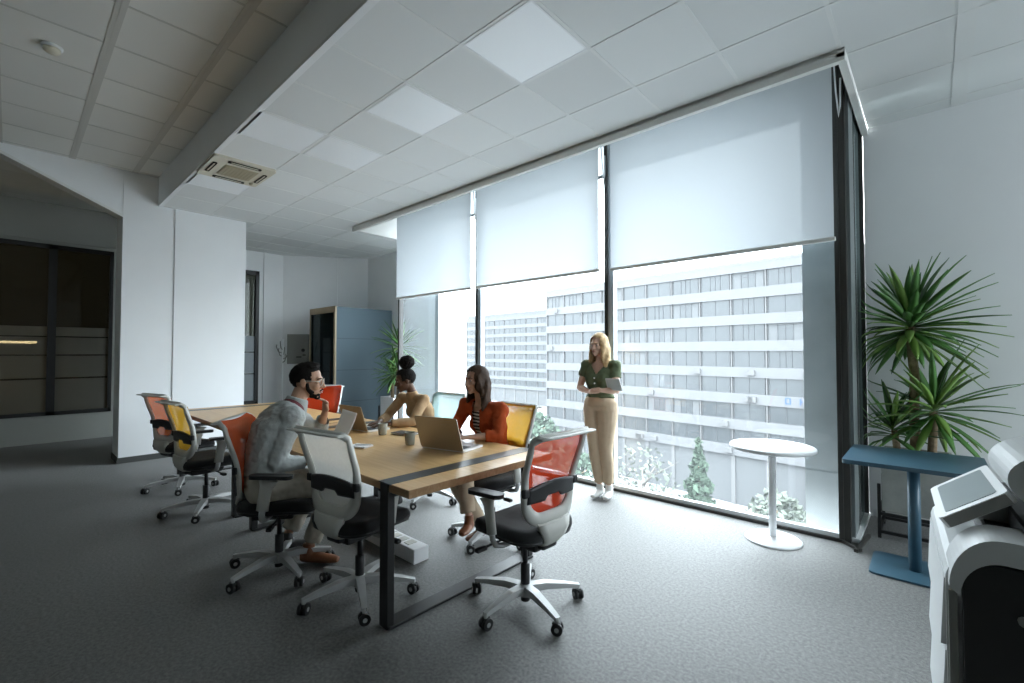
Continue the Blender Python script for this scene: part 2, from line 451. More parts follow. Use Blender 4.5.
# sloping bulkhead over the recess, plane x=-7.85
w = MB()
zs = lambda y: 3.774+(y+.114)*(3.295-3.774)/1.043
w.prism([(-.30, CU), (.98, CU), (.98, zs(.98)), (-.30, zs(-.30))], -8.05, -7.86, lambda a, b_, h: (h, a, b_))
struct(w.build('wall_left', M['wall']))
w = MB(); w.prism([(-.35, zs(-.35)), (.98, zs(.98)), (.98, zs(.98)-.035), (-.35, zs(-.35)-.035)], -8.05, -7.835, lambda a, b_, h: (h, a, b_))
struct(w.build('trim_2', M['trim']))
XG = -10.5
w = MB()
w.bx((XG-.12, -4.2, 0), (XG, 2.55, .44)); w.bx((XG-.12, -4.2, 3.2), (XG, 2.55, CU)); w.bx((XG-.12, 1.20, .44), (XG, 2.55, 3.2))
w.bx((XG, -4.2, 3.255), (XG+.02, 2.5, 3.275))
struct(w.build('wall_office', M['wallshade']))
win = tag(thing('window_9', None, None, (XG, 0, 0)), kind='structure')
fm = MB()
fm.bx((-.06, -4.2, .44), (.03, 1.20, .50)); fm.bx((-.06, -4.2, 3.13), (.03, 1.20, 3.2)); fm.bx((-.06, 1.15, .44), (.03, 1.20, 3.2))
for y in (.455, -.85, -2.1, -3.4): fm.bx((-.06, y-.05, .44), (.03, y+.05, 3.2))
fm.build('window_frame', M['black'], win)
for ya, yb in ((.505, 1.15), (-.80, .405), (-2.05, -.9)):
    p = MB(); p.bx((-.03, ya, .5), (-.024, yb, 3.13)); p.build('window_pane', M['officepane'], win)
    p = MB()
    for za, zb in ((.5, 1.02), (1.045, 1.40), (1.42, 1.70), (1.72, 1.87)): p.bx((-.022, ya, za), (-.020, yb, zb))
    p.build('frosted_film', M['frost'], win)
# dark office behind the glass
w = MB(); w.bx((-14, -4.2, 0), (-13.9, 2.6, CU)); w.bx((-14, 2.5, 0), (XG-.1, 2.6, CU)); struct(w.build('wall_office', M['officewall']))
lt = thing('linear_lamp', 'warm linear desk lamp glowing behind the frosted office glass', 'lamp', (-11.6, -.30, 0.75))
s = MB(); s.prism(rrect(.22, .16, .02, 3), .001, .02); s.cyl((0, 0, .02), (0, 0, .86), .012); s.build('stand', M['black'], lt)
em = bpy.data.materials.new('lamp_glow'); em.use_nodes = True
em.node_tree.nodes['Principled BSDF'].inputs['Emission Color'].default_value = (1, .72, .42, 1)
em.node_tree.nodes['Principled BSDF'].inputs['Emission Strength'].default_value = 12
s = MB(); s.bx((-.05, -.62, .86), (.05, .62, .90)); s.build('lamp_bar', em, lt)
d = thing('desk', 'dark desk behind the frosted office glass', 'desk', (-11.6, -.3, 0))
s = MB(); s.bx((-.4, -.9, .72), (.4, .9, .75)); s.build('desk_top', M['wallshade'], d)
for sx in (-.36, .36):
    for sy in (-.85, .85):
        s = MB(); s.bx((sx-.025, sy-.025, 0), (sx+.025, sy+.025, .72)); s.build('leg', M['black'], d)

# far end: door wall, angled wall, wall beside the bay
XD = -9.95
w = MB()
w.bx((XD-.12, 2.4, 0), (XD, 3.04, CZ)); w.bx((XD-.12, 3.36, 0), (XD, 3.84, CZ)); w.bx((XD-.12, 3.04, 3.08), (XD, 3.36, CZ)); w.bx((XD-.12, 3.04, 0), (XD, 3.36, .42))
w.bx((XD, 3.44, 0), (XD+.03, 3.49, CZ))
w.bx((XG, 2.40, 0), (XD, 2.5, CZ))
struct(w.build('wall_far', M['wall']))
w = MB()
A = V((XD, 3.82, 0)); B = V((-8.95, 5.22, 0)); dn = (B-A).normalized(); nn = V((-dn.y, dn.x, 0))
w.prism([(A.x, A.y), (B.x, B.y), (B.x+nn.x*.15, B.y+nn.y*.15), (A.x+nn.x*.15, A.y+nn.y*.15)], 0, CZ)
Ax = A.lerp(B, .62)
w.box((Ax.x, Ax.y, CZ/2), (.02, .06, CZ), Matrix.Rotation(math.atan2(dn.y, dn.x), 3, 'Z'))
struct(w.build('wall_angled', M['wall']))
w = MB(); w.bx((-9.2, FY, 0), (XL-.04, FY+.1, CZ)); struct(w.build('wall_back', M['wall']))
dr = tag(thing('door_1', None, None, (XD, 3.2, 0)), kind='structure')
s = MB(); s.bx((-.08, -.16, .42), (.02, -.10, 3.08)); s.bx((-.08, .10, .42), (.02, .16, 3.08)); s.bx((-.08, -.16, 3.0), (.02, .16, 3.08)); s.bx((-.08, -.16, .42), (.02, .16, .50))
s.build('door_frame', M['black'], dr)
s = MB(); s.bx((-.05, -.10, .5), (-.044, .10, 3.0)); s.build('door_pane', M['officepane'], dr)
s = MB()
for za, zb in ((.5, 1.02), (1.04, 1.45), (1.47, 1.78)): s.bx((-.042, -.10, za), (-.04, .10, zb))
s.build('frosted_film', mat('pale_frost', (.55, .60, .63), .6, alpha=.8), dr)
w = MB(); w.bx((XD-.5, 2.6, 0), (XD-.4, 4.2, CZ)); struct(w.build('wall_corridor', M['wallshade']))

# right wall beyond the bay and closing walls
w = MB(); w.bx((XR+.022, FY, 0), (4.2, FY+.1, CZ)); struct(w.build('wall_right', M['wall']))
b = MB(); b.bx((XR+.07, FY-.012, 0), (4.2, FY, .07)); struct(b.build('baseboard_right', M['trim']))
w = MB()
w.bx((4.1, -4.2, 0), (4.2, 2.9, CU)); w.bx((4.1, 4.9, 0), (4.2, FY, CU)); w.bx((4.1, 2.9, 0), (4.2, 4.9, .5)); w.bx((4.1, 2.9, 3.3), (4.2, 4.9, CU))
struct(w.build('wall_side', M['wall']))
wn = tag(thing('window_10', None, None, (4.15, 3.9, 0)), kind='structure')  # unseen window, added on a guess to light the right wall and column
s = MB(); s.bx((-.004, -1.0, .5), (.004, 1.0, 3.3)); s.build('window_pane', M['pane'], wn)
s = MB()
for y in (-.97, 0, .97): s.bx((-.04, y-.03, .5), (.04, y+.03, 3.3))
for z in (.5, 3.24): s.bx((-.04, -1.0, z), (.04, 1.0, z+.06))
s.build('window_frame', M['framedark'], wn)
w = MB(); w.bx((-14, -4.2, 0), (4.2, -4.1, CU)); struct(w.build('wall_behind', M['wallshade']))

# trim of the blind pocket
t = MB()
t.bx((-6.85, 3.69, CZ-.085), (-.39, 3.735, CZ-.03)); t.bx((-6.85, 3.715, CZ-.035), (-.39, 3.76, CZ+.38))
t.bx((-.435, 3.69, CZ-.06), (-.39, FY, CZ-.012)); t.bx((-.44, 3.72, CZ-.035), (-.41, FY, CZ+.38))
t.bx((-6.85, 3.69, CZ-.06), (-6.805, FY, CZ-.012)); t.bx((-6.83, 3.72, CZ-.035), (-6.80, FY, CZ+.38))
t.bx((-6.85, 3.72, CZ+.36), (-.39, WY+.1, CZ+.40))
struct(t.build('trim_3', M['trim']))
# soffit of the bay outside, above the glass
t = MB(); t.bx((-6.85, WY-.06, CZ+.30), (-.39, FY+.1, CZ+.45)); struct(t.build('trim_4', M['wall']))

# window bay: three big panes, posts, track, side glass
ZT = CZ+.34
for n_, (xa, xb) in enumerate(((-6.48, -4.63), (-4.57, -2.59), (-2.51, -.54))):
    wn = tag(thing('window_%d' % (n_+1), None, None, ((xa+xb)/2, WY, 0)), kind='structure')
    h = (xb-xa)/2
    p = MB(); p.bx((-h, -.004, .05), (h, .004, ZT)); p.build('window_pane', M['pane'], wn)
    s = MB(); s.bx((-h-.02, -.025, .012), (h+.02, .03, .055)); s.build('window_sill', M['white'], wn)
    s = MB(); s.bx((-h-.03, -.05, 0), (h+.03, -.025, .022)); s.build('window_track', M['framedark'], wn)
def post(n, x0, x1, lx0, lx1):
    wn = tag(thing('window_%d' % n, None, None, (0, WY, 0)), kind='structure')
    s = MB(); s.bx((x0, -.03, .0), (x1, .05, ZT)); s.build('dark_post', M['framedark'], wn)
    if lx1 > lx0:
        s = MB(); s.bx((lx0, -.012, .0), (lx1, .06, ZT)); s.bx((lx0+.025, -.018, 0), (lx0+.032, .0, ZT)); s.build('light_post', M['framelight'], wn)
post(4, -6.51, -6.47, 0, 0)
post(5, -4.64, -4.615, -4.615, -4.55)
post(6, -2.60, -2.565, -2.565, -2.50)
wn = tag(thing('window_7', None, None, (0, WY, 0)), kind='structure')
s = MB(); s.bx((-.545, -.035, 0), (-.47, .08, ZT)); s.bx((-.52, -.042, 0), (-.513, -.03, ZT)); s.build('dark_post', M['framedark'], wn)
s = MB(); s.bx((-.47, .04, 0), (XR, .30, ZT)); s.build('light_post', M['framegrey'], wn)
s = MB(); s.bx((-.462, .30, .05), (-.456, FY-WY, ZT)); s.build('window_pane', M['pane2'], wn)
s = MB(); s.bx((-.48, .40, 0), (XR-.005, .425, ZT)); s.bx((-.48, FY-WY-.05, 0), (XR+.02, FY-WY, ZT)); s.build('window_frame', M['framedark'], wn)
s = MB(); s.bx((-.48, .02, .0), (XR+.03, FY-WY, .03)); s.build('window_sill', M['white'], wn)
s = MB(); s.box((-.405, .02, .011), (.025, .42, .022), Matrix.Rotation(R(-6), 3, 'Z')); s.box((-.46, -.10, .011), (.16, .02, .022), Matrix.Rotation(R(-42), 3, 'Z')); s.build('window_track', M['framedark'], wn)
wn = tag(thing('window_8', None, None, (XL, WY, 0)), kind='structure')
s = MB(); s.bx((-.003, 0, .05), (.003, FY-WY, ZT)); s.build('window_pane', M['pane'], wn)
s = MB(); s.bx((-.05, FY-WY-.07, 0), (.05, FY-WY, ZT)); s.build('window_frame', M['framelight'], wn)

# roller blinds
for lab, xa, xb, zb in (('roller blind over the window pane furthest from the round white table', -6.44, -4.65, 2.345),
                        ('middle roller blind, behind and left of the standing woman', -4.54, -2.62, 2.345),
                        ('widest roller blind, above the round white table, shadowed by a pillar', -2.475, -.535, 2.335)):
    rb = thing('roller_blind', lab, 'blind', ((xa+xb)/2, WY-.11, 0), 0, 'roller blinds on the window wall')
    h = (xb-xa)/2
    def fn(u, v, h=h, zb=zb): return (lerp(-h, h, u), .004*math.sin(u*9+zb)*(1-v), lerp(zb, CZ+.30, v))
    s = MB(); s.sheet(fn, 24, 6); s.build('blind_fabric', M['blind'], rb)
    s = MB(); s.bx((-h-.01, -.012, zb-.028), (h+.01, .012, zb+.004), .004); s.build('bottom_bar', M['trim'], rb)
    s = MB(); s.cyl((-h-.01, 0, CZ+.30), (h+.01, 0, CZ+.30), .035); s.build('roller_tube', M['trim'], rb)
    s = MB(); s.tube([(h-.01+.02, .03, CZ+.28), (h+.02, .05, CZ), (h+.03, .05, CZ-.12), (h+.035, .05, CZ-.2), (h+.045, .05, CZ-.12), (h+.05, .05, CZ+.1)], .006, 6); s.build('chain', M['white'], rb)

# ceiling light panels (switched off), air cassette, smoke detector
gx = lambda i: -1.03-.613*i
for lab, i, j in (('largest pale light panel in the lower ceiling, nearest the camera', 1, 1),
                  ('pale light panel second nearest the camera, in line with the largest one', 3, 1),
                  ('third pale light panel in line with the largest one, farthest of that row', 5, 1),
                  ('pale light panel along the ceiling drop, on the camera side of the air cassette', 5, 0),
                  ('pale light panel along the ceiling drop, just past the air cassette', 8, 0)):
    l = thing('ceiling_light', lab, 'ceiling light', (gx(i)-.3065, 1.355+.611*(j+.5), CZ), 0, 'light panels in the lower ceiling')
    s = MB()
    for a, b_ in (((-.295, -.294, -.006), (.295, -.282, 0)), ((-.295, .282, -.006), (.295, .294, 0)), ((-.295, -.282, -.006), (-.283, .282, 0)), ((.283, -.282, -.006), (.295, .282, 0))): s.bx(a, b_)
    s.build('frame', M['white'], l)
    s = MB(); s.bx((-.283, -.282, -.004), (.283, .282, -.001)); s.build('diffuser', M['panel'], l)
ac = thing('air_cassette', 'cream ceiling air conditioning cassette with a square beige grille', 'air conditioner', (-5.66, 1.665, CZ))
s = MB(); s.prism(rrect(.68, .60, .03), -.03, 0); s.build('cover', M['ac'], ac)
s = MB(); s.bx((-.17, -.15, -.036), (.17, .17, -.029))
for k in range(9): s.bx((-.165, -.14+k*.034, -.040), (.165, -.128+k*.034, -.035))
s.build('grille', M['acgrille'], ac)
for k, (a, b_) in enumerate((((-.16, -.265, -.035), (.16, -.225, -.029)), ((-.16, .225, -.035), (.16, .265, -.029)), ((-.30, -.16, -.035), (-.25, .16, -.029)), ((.25, -.16, -.035), (.30, .16, -.029)))):
    s = MB(); s.bx(a, b_, .01); sl = s.build('air_slot', M['acdark'], ac)
    s = MB(); m_ = [(a[i]+b_[i])/2 for i in range(2)]
    if k < 2: s.bx((-.13, m_[1]-.006, -.04), (.13, m_[1]+.006, -.034))
    else: s.bx((m_[0]-.006, -.13, -.04), (m_[0]+.006, .13, -.034))
    s.build('louvre', M['ac'], sl)
s = MB(); s.lathe([(.0, -.055), (.018, -.05), (.02, -.03)], (-.23, .22, 0), 12); s.build('sensor', M['acgrille'], ac)
sd = thing('smoke_detector', 'small white smoke detector on the upper ceiling at upper left', 'smoke detector', (-5.09, .184, CU))
s = MB(); s.lathe([(.065, 0), (.065, -.015), (.055, -.02)]); s.build('base', M['white'], sd)
s = MB(); s.lathe([(.052, -.02), (.052, -.04), (.035, -.055), (.0, -.058)]); s.build('head', M['ac'], sd)

# ------------------------------------------------------------------ tables
TZ = .76; TY0, TY1 = 1.36, 2.53
def conference_table(label, x0, x1):
    t = thing('conference_table', label, 'table', ((x0+x1)/2, (TY0+TY1)/2, 0), 0, 'conference tables in a row')
    hx, hy = (x1-x0)/2, (TY1-TY0)/2
    s = MB(); s.mi = 1
    s.box((0, 0, TZ-.0225), (2*hx, 2*hy, .043), None, .002)
    for f_ in s.bm.faces:
        if f_.normal.z > .9: f_.material_index = 0
    for v in s.bm.verts:                       # faces above were made before normals were final
        pass
    bmesh.ops.recalc_face_normals(s.bm, faces=s.bm.faces)
    for f_ in s.bm.faces: f_.material_index = 0 if f_.normal.z > .9 else 1
    s.build('tabletop', [M['oak'], M['oakedge']], t)
    for sx in (-1, 1):
        cx = sx*(hx-.215)
        s = MB(); s.box((cx, 0, TZ-.0015), (.112, 2*hy+.012, .005)); s.build('steel_strip', M['inlay'], t)
        s = MB()
        for sy in (-1, 1): s.box((cx, sy*(hy-.014), TZ/2-.001), (.075, .045, TZ-.004), None, .003)
        s.box((cx, 0, .008), (.10, 2*hy, .016), None, .003)
        s.box((cx, 0, TZ-.06), (.075, 2*hy-.04, .03))
        s.build('leg_frame', M['black'], t)
    s = MB(); s.bx((-hx+.25, -.03, TZ-.095), (hx-.25, .03, TZ-.045)); s.build('under_beam', M['black'], t)
    return t
M['inlay'] = mat('dark_steel_inlay', (.045, .048, .05), .35, metal=.4)
conference_table('oak topped conference table with dark steel strip, laptops and cups on it', -4.34, -1.94)
conference_table('further empty oak conference table beside the yellow and orange chairs', -6.75, -4.36)

# white cable box on the floor under the near table
cb = thing('cable_box', 'long white cable box on the carpet under the near table', 'cable box', (-3.2, 1.95, 0))
s = MB(); s.bx((-.57, -.062, 0), (.57, .062, .10), .004); s.build('housing', M['white'], cb)
s = MB(); s.bx((-.50, -.055, .098), (.20, .055, .106), .002); s.build('lid', M['printer'], cb)
for k in range(3):
    s = MB(); s.bx((.23+k*.09, -.035, .098), (.29+k*.09, .035, .104)); s.build('socket', M['shell'], cb)

# ------------------------------------------------------------------ office chair (front = +Y)
def back_pt(u, v):
    """point on the curved back, u in metres across, v 0..1 up"""
    z = .50+.525*v
    y = -.205-.02*v-.045*v*v+.028*math.sin(PI*min(1, v*1.25))
    y += .55*u*u*(1-.5*v)
    if v > .93: y -= .55*(v-.93)
    return V((u, y, z))
def back_n(u, v):
    a = back_pt(u+.01, v)-back_pt(u-.01, v); b = back_pt(u, v+.01)-back_pt(u, v-.01)
    return a.cross(b).normalized()*-1
def outline(hw_top, hw_mid, hw_bot, vt, vb, rt, rb, n=9):
    """closed list of (u,v): rounded trapezoid, r in units of metres for u and v/.575"""
    pts = []
    kv = 1/.525
    def arc(cu, cv, r, a0, a1):
        for i in range(n):
            a = R(lerp(a0, a1, i/(n-1))); pts.append((cu+r*math.cos(a), cv+r*kv*math.sin(a)))
    arc(hw_top-rt, vt-rt*kv, rt, 0, 90); arc(-hw_top+rt, vt-rt*kv, rt, 90, 180)
    for i in range(1, 6):
        t = i/6; pts.append((-lerp(hw_top, hw_mid, t) if t < .5 else -lerp(lerp(hw_top, hw_mid, .5), hw_bot, (t-.5)*2), lerp(vt-rt*kv, vb+rb*kv, t)))
    arc(-hw_bot+rb, vb+rb*kv, rb, 180, 270); arc(hw_bot-rb, vb+rb*kv, rb, 270, 360)
    for i in range(1, 6):
        t = 1-i/6; pts.append((lerp(hw_top, hw_mid, t) if t < .5 else lerp(lerp(hw_top, hw_mid, .5), hw_bot, (t-.5)*2), lerp(vt-rt*kv, vb+rb*kv, t)))
    return pts

def make_chair():
    t = thing('office_chair', 'x', 'chair')
    # five star base with casters
    s = MB()
    s.lathe([(.0, .055), (.032, .055), (.036, .075), (.034, .115), (.026, .125), (.0, .125)])
    A = [R(90+72*k+20) for k in range(5)]
    for a in A:
        d = V((math.cos(a), math.sin(a), 0))
        s.tube([d*.02+V((0, 0, .098)), d*.12+V((0, 0, .103)), d*.24+V((0, 0, .090)), d*.325+V((0, 0, .077))],
               [(.021, .026), (.019, .023), (.014, .018), (.010, .014)], 4, up=(0, 0, 1), sq=True, smooth=False)
        s.cyl(d*.318+V((0, 0, .045)), d*.318+V((0, 0, .085)), .011, n=10)
    base = s.build('star_base', M['alu'], t)
    cm = None
    for k, a in enumerate(A):
        d = V((math.cos(a), math.sin(a), 0))
        if cm is None:
            s = MB()
            for sx in (-1, 1):
                s.cyl((sx*.006, 0, .03), (sx*.025, 0, .03), .030, n=20)
            s.mi = 1
            for sx in (-1, 1): s.cyl((sx*.0245, 0, .03), (sx*.027, 0, .03), .012, n=12)
            s.mi = 0
            s.box((0, .004, .048), (.018, .045, .022), None, .004)
            cm = s.mesh('caster', [M['rubber'], M['alu']])
        c = link('caster', cm, base, d*.318); c.rotation_euler = (0, 0, a+R(35+50*k))
    s = MB()
    s.lathe([(.0, .028), (.026, .028), (.027, .032), (.027, .235), (.024, .24), (.0, .24)], n=18)
    s.lathe([(.0, .23), (.015, .23), (.015, .40), (.0, .40)], n=14)
    s.build('gas_lift', M['plastic'], t)
    s = MB()
    s.box((0, -.02, .385), (.17, .26, .055), None, .015, 2); s.box((0, -.13, .40), (.12, .12, .05), None, .012, 2)
    s.box((0, .06, .405), (.30, .06, .03), None, .01)
    s.build('mechanism', M['plastic'], t)
    for sx, yy in ((1, .02), (-1, .07)):
        s = MB(); s.tube([(sx*.06, yy, .385), (sx*.20, yy+.01, .375), (sx*.255, yy+.01, .372)], [.007, .007, .007], 8)
        s.box((sx*.27, yy+.01, .372), (.075, .034, .022), None, .008, 2); s.build('lever', M['plastic'], t)
    # seat
    pl = rrect(.485, .47, .13, 7)
    def ring(sc, z, dy=0):
        out = []
        for a, b in pl:
            zz = z
            yb = b*sc
            if yb > .10: zz = z-.85*(yb-.10)**2*2.2
            zz += .35*(a*sc)**2*.8
            out.append(V((a*sc, yb+.015+dy, zz)))
        return out
    s = MB(); s.rings([ring(.86, .432), ring(.965, .437), ring(1.0, .455), ring(.995, .478), ring(.95, .496), ring(.80, .504), ring(.4, .502)])
    s.build('seat', M['seat'], t)
    s = MB(); s.rings([ring(.60, .405), ring(.86, .416), ring(.975, .430), ring(.975, .442), ring(.9, .442)]); s.build('seat_pan', M['plastic'], t)
    # back frame
    oo = outline(.232, .222, .208, 1.0, .03, .03, .13)
    ii = outline(.205, .190, .168, .968, .17, .03, .10)
    s = MB()
    def P(uv, o): return back_pt(uv[0], uv[1])+back_n(uv[0], uv[1])*o
    front_o = [P(p, .010) for p in oo]; back_o = [P(p, -.016) for p in oo]
    front_i = [P(p, .006) for p in ii]; back_i = [P(p, -.010) for p in ii]
    mid_o = [P((lerp(a[0], b[0], .5), lerp(a[1], b[1], .5)), -.024) for a, b in zip(oo, ii)]
    s.rings([front_o, front_i, back_i, mid_o, back_o], cap=False, closed=True)
    # lower stem to the mechanism
    st = []
    for y, z, hw, hh in ((-.195, .545, .13, .020), (-.20, .50, .115, .026), (-.192, .455, .088, .028), (-.165, .42, .075, .026), (-.12, .405, .065, .02)):
        st.append([V((hw*cx, y-.012+dy, z+dz)) for cx, dy, dz in ((-1, -hh*.7, -hh*.4), (-.6, -hh, -hh*.5), (.6, -hh, -hh*.5), (1, -hh*.7, -hh*.4), (1, hh*.6, hh*.4), (.6, hh, hh*.5), (-.6, hh, hh*.5), (-1, hh*.6, hh*.4))])
    s.rings(st)
    # rolled lip along the top edge
    s.tube([P((u, .985), -.012) + V((0, -.018, .004)) for u in (-.230, -.16, -.08, 0, .08, .16, .230)], [(.007, .026)]*7, 8, up=(0, 0, 1))
    s.build('back_frame', M['shell'], t)
    # woven panel: grid clipped to the inner outline
    s = MB()
    ii = outline(.228, .217, .203, .992, .085, .03, .12)
    v0, v1 = .085, .992
    def half(v):
        best = 0
        for k in range(len(ii)):
            a, b = ii[k], ii[(k+1) % len(ii)]
            if (a[1]-v)*(b[1]-v) <= 0 and abs(a[1]-b[1]) > 1e-9:
                uu = a[0]+(b[0]-a[0])*(v-a[1])/(b[1]-a[1]); best = max(best, abs(uu))
        return best
    def fn(a, b):
        v = lerp(v0+.0005, v1-.0005, b); h = half(v); u = lerp(-h, h, a)
        return back_pt(u, v)+back_n(u, v)*(.0125 if abs(a-.5) < .5 and 0 < b < 1 else .009)
    s.sheet(fn, 14, 26)
    pn = s.build('back_mesh', M['f_white'], t)
    # lumbar pad behind the mesh
    s = MB()
    def lum(a, b, o):
        u = lerp(-.192, .192, a); v0_ = .30+.05*(1 if abs(u) < .07 else 0); v1_ = .50-.05*(abs(u)/.19)**2
        v = lerp(v0_, v1_, b); return back_pt(u, v)+back_n(u, v)*o
    nu, nv = 16, 5
    ga = [[lum(i/nu, j/nv, -.012) for j in range(nv+1)] for i in range(nu+1)]
    gb = [[lum(i/nu, j/nv, -.026) for j in range(nv+1)] for i in range(nu+1)]
    s.rings([ga[i]+list(reversed(gb[i])) for i in range(nu+1)])
    for sx in (-1, 1):
        p = P((sx*.205, .42), -.02); s.box(p, (.04, .028, .045), None, .008, 2)
    s.build('lumbar_pad', M['plastic'], t)
    # armrests
    for sx in (-1, 1):
        s = MB()
        s.tube([(sx*.10, -.02, .405), (sx*.20, -.02, .403), (sx*.255, -.02, .418), (sx*.275, -.018, .455), (sx*.278, -.012, .50)], [(.019, .014)]*5, 10, up=(0, 1, 0))
        s.mi = 1
        s.tube([(sx*.278, -.014, .485), (sx*.279, -.004, .56), (sx*.280, .008, .63), (sx*.280, .02, .672)], [(.036, .017), (.035, .017), (.038, .018), (.06, .022)], 12, up=(0, 1, 0))
        am = s.build('armrest', [M['alu'], M['shell']], t)
        s = MB(); s.prism(rrect(.075, .25, .033, 6), .672, .694, lambda a, b, h: (sx*.278+a, b+.035, h+(.012 if b < -.09 else 0)))
        s.build('arm_pad', M['plastic'], am)
    return t, pn

chair0, _ = make_chair()
NEAR, FAR = 'mesh backed office chairs around the conference tables', None
CH = [  # label, x, y, rz, fabric
    ('white mesh backed office chair in the foreground, turned to the near table', -2.55, 1.44, 9, 'f_white'),
    ('translucent red mesh office chair at the end of the near table, black lumbar band showing', -1.75, 2.03, 88, 'f_red'),
    ('red orange backed office chair that the man in grey sits on', -3.24, 1.24, -38, 'f_redorange'),
    ('yellow mesh office chair between the orange chair and the seated man', -4.93, 1.24, 7, 'f_yellow'),
    ('orange mesh office chair furthest from the window, beside the white wall', -5.97, 1.28, 16, 'f_orange'),
    ('yellow mesh office chair that the woman in rust cardigan sits on', -2.57, 2.58, 176, 'f_yellow'),
    ('pale blue mesh office chair behind the woman in camel top', -3.70, 2.84, 184, 'f_mint'),
    ('red mesh office chair in front of the blue felt phone booth', -5.62, 2.56, 222, 'f_red'),
]
for k, (lab, x, y, rz, fab) in enumerate(CH):
    o = chair0 if k == 0 else copy_tree(chair0)
    o.location = (x, y, 0); o.rotation_euler = (0, 0, R(rz)); o['label'] = lab; o['group'] = 'mesh backed office chairs around the tables'
    for ch in COL.objects:
        if ch.parent == o and ch.name.startswith('back_mesh'):
            if k > 0: ch.data = ch.data.copy()
            ch.data.materials[0] = M[fab]

# ------------------------------------------------------------------ things on the near table
def laptop(label, c, rz, w, d, lid_h, ang, shell, group='open laptops on the table'):
    """origin at hinge middle, keyboard towards +Y"""
    t = thing('laptop', label, 'laptop', (c[0], c[1], TZ), rz, group)
    s = MB(); s.prism(rrect(w, d, .012, 3), .002, .016, lambda a, b, h: (a, b+d/2, h)); bs = s.build('base', M['laptopbase'], t)
    s = MB(); s.bx((-w*.42, d*.08, .0155), (w*.42, d*.55, .0170))
    s.build('keyboard', M['keys'], bs)
    s = MB(); s.bx((-w*.16, d*.62, .0158), (w*.16, d*.95, .0165)); s.build('trackpad', M['laptopbase'], bs)
    ca, sa = math.cos(R(ang)), math.sin(R(ang))
    def fl(a, b, h): return (a, .002+ca*b-sa*h, .014+sa*b+ca*h)      # lid opens past upright when ang > 90
    s = MB(); s.prism(rrect(w, lid_h, .012, 3), 0, .006, lambda a, b, h: fl(a, b+lid_h/2, h)); ld = s.build('lid', shell, t)
    s = MB(); s.prism(rrect(w-.02, lid_h-.024, .004, 2), -.0006, .0002, lambda a, b, h: fl(a, b+lid_h/2, h)); s.build('screen', M['screen'], ld)
    return t
laptop('open laptop with pale bronze lid in front of the woman in rust cardigan', (-2.56, 2.07), R(13), .37, .25, .245, 109, M['laptop'])
laptop('open laptop with brown lid that the woman in camel top types on', (-3.76, 2.08), R(4), .34, .23, .225, 108, M['laptop2'])
def cup(label, x, y):
    t = thing('cup', label, 'cup', (x, y, TZ), 0, 'handleless stoneware cups on the table')
    s = MB(); s.lathe([(.0, .0), (.030, .0), (.033, .004), (.041, .092), (.039, .094), (.036, .09), (.030, .012), (.0, .010)]); s.build('cup_body', M['cup'], t)
    s = MB(); s.lathe([(.0, .072), (.0345, .072), (.0345, .0735), (.0, .0735)]); s.build('coffee', M['coffee'], t)
cup('grey stoneware cup standing beside the bronze laptop', -2.90, 2.04)
cup('grey stoneware cup beside the hands of the woman in camel top', -3.42, 2.13)
nb = thing('notebook', 'black notebook lying flat on the table between the two cups', 'notebook', (-3.30, 2.27, TZ), R(12))
s = MB(); s.prism(rrect(.21, .13, .01, 3), .001, .004); s.prism(rrect(.21, .13, .01, 3), .013, .016); s.build('cover', M['plastic'], nb)
s = MB(); s.prism(rrect(.204, .124, .008, 3), .004, .013); s.build('pages', M['paper'], nb)
pp = thing('paper_sheet', 'white paper sheet propped against the brown laptop lid', 'paper', (-3.67, 1.96, TZ), R(4))
s = MB()
def fnp(u, v): return (lerp(-.11, .11, u), -.085+.09*v+.012*math.sin(v*3), .003+.20*v-.02*u*v)
s.sheet(fnp, 8, 8); o = s.build('sheet', M['paper'], pp)
md = o.modifiers.new('thick', 'SOLIDIFY'); md.thickness = .0012
pd = thing('notepad', 'small white notepad on the table edge, behind the white chair', 'notepad', (-3.10, 1.75, TZ), R(20))
s = MB(); s.prism(rrect(.15, .10, .004, 2), .001, .012); s.build('pages', M['paper'], pd)
pc = thing('pen', 'pale pen lying on the white notepad', 'pen', (-3.08, 1.76, TZ+.012), R(50))
s = MB(); s.tube([(-.06, 0, .005), (.05, 0, .005), (.065, 0, .005)], [.0045, .0045, .001], 8); s.build('barrel', M['white'], pc)

# ------------------------------------------------------------------ round white table
rt = thing('pedestal_table', 'round white pedestal table on the carpet by the window', 'table', (-.93, 4.02, 0))
s = MB(); s.lathe([(.0, .70), (.29, .70), (.298, .706), (.298, .722), (.293, .728), (.0, .728)], n=48); s.build('tabletop', M['white'], rt)
s = MB(); s.lathe([(.0, .01), (.027, .01), (.027, .70), (.0, .70)], n=20); s.lathe([(.027, .69), (.09, .69), (.09, .70), (.0, .70)], n=24); s.build('column', M['white'], rt)
s = MB(); s.lathe([(.0, .001), (.198, .001), (.20, .005), (.19, .014), (.05, .018), (.03, .03), (.0, .03)], n=44); s.build('base', M['white'], rt)

# blue cafe table
bt = thing('cafe_table', 'dark blue square topped pedestal table beside the yucca plant', 'table', (-.10, 4.06, 0))
s = MB(); s.prism(rrect(.70, .68, .03, 4), .722, .748); s.build('tabletop', M['bluetop'], bt)
s = MB(); s.tube([(0, 0, .012), (0, 0, .722)], [.034, .034], 20); s.box((0, 0, .716), (.30, .30, .012)); s.build('column', M['bluetop'], bt)
s = MB(); s.prism(rrect(.46, .44, .04, 5), .001, .013); s.build('base', M['bluetop'], bt)

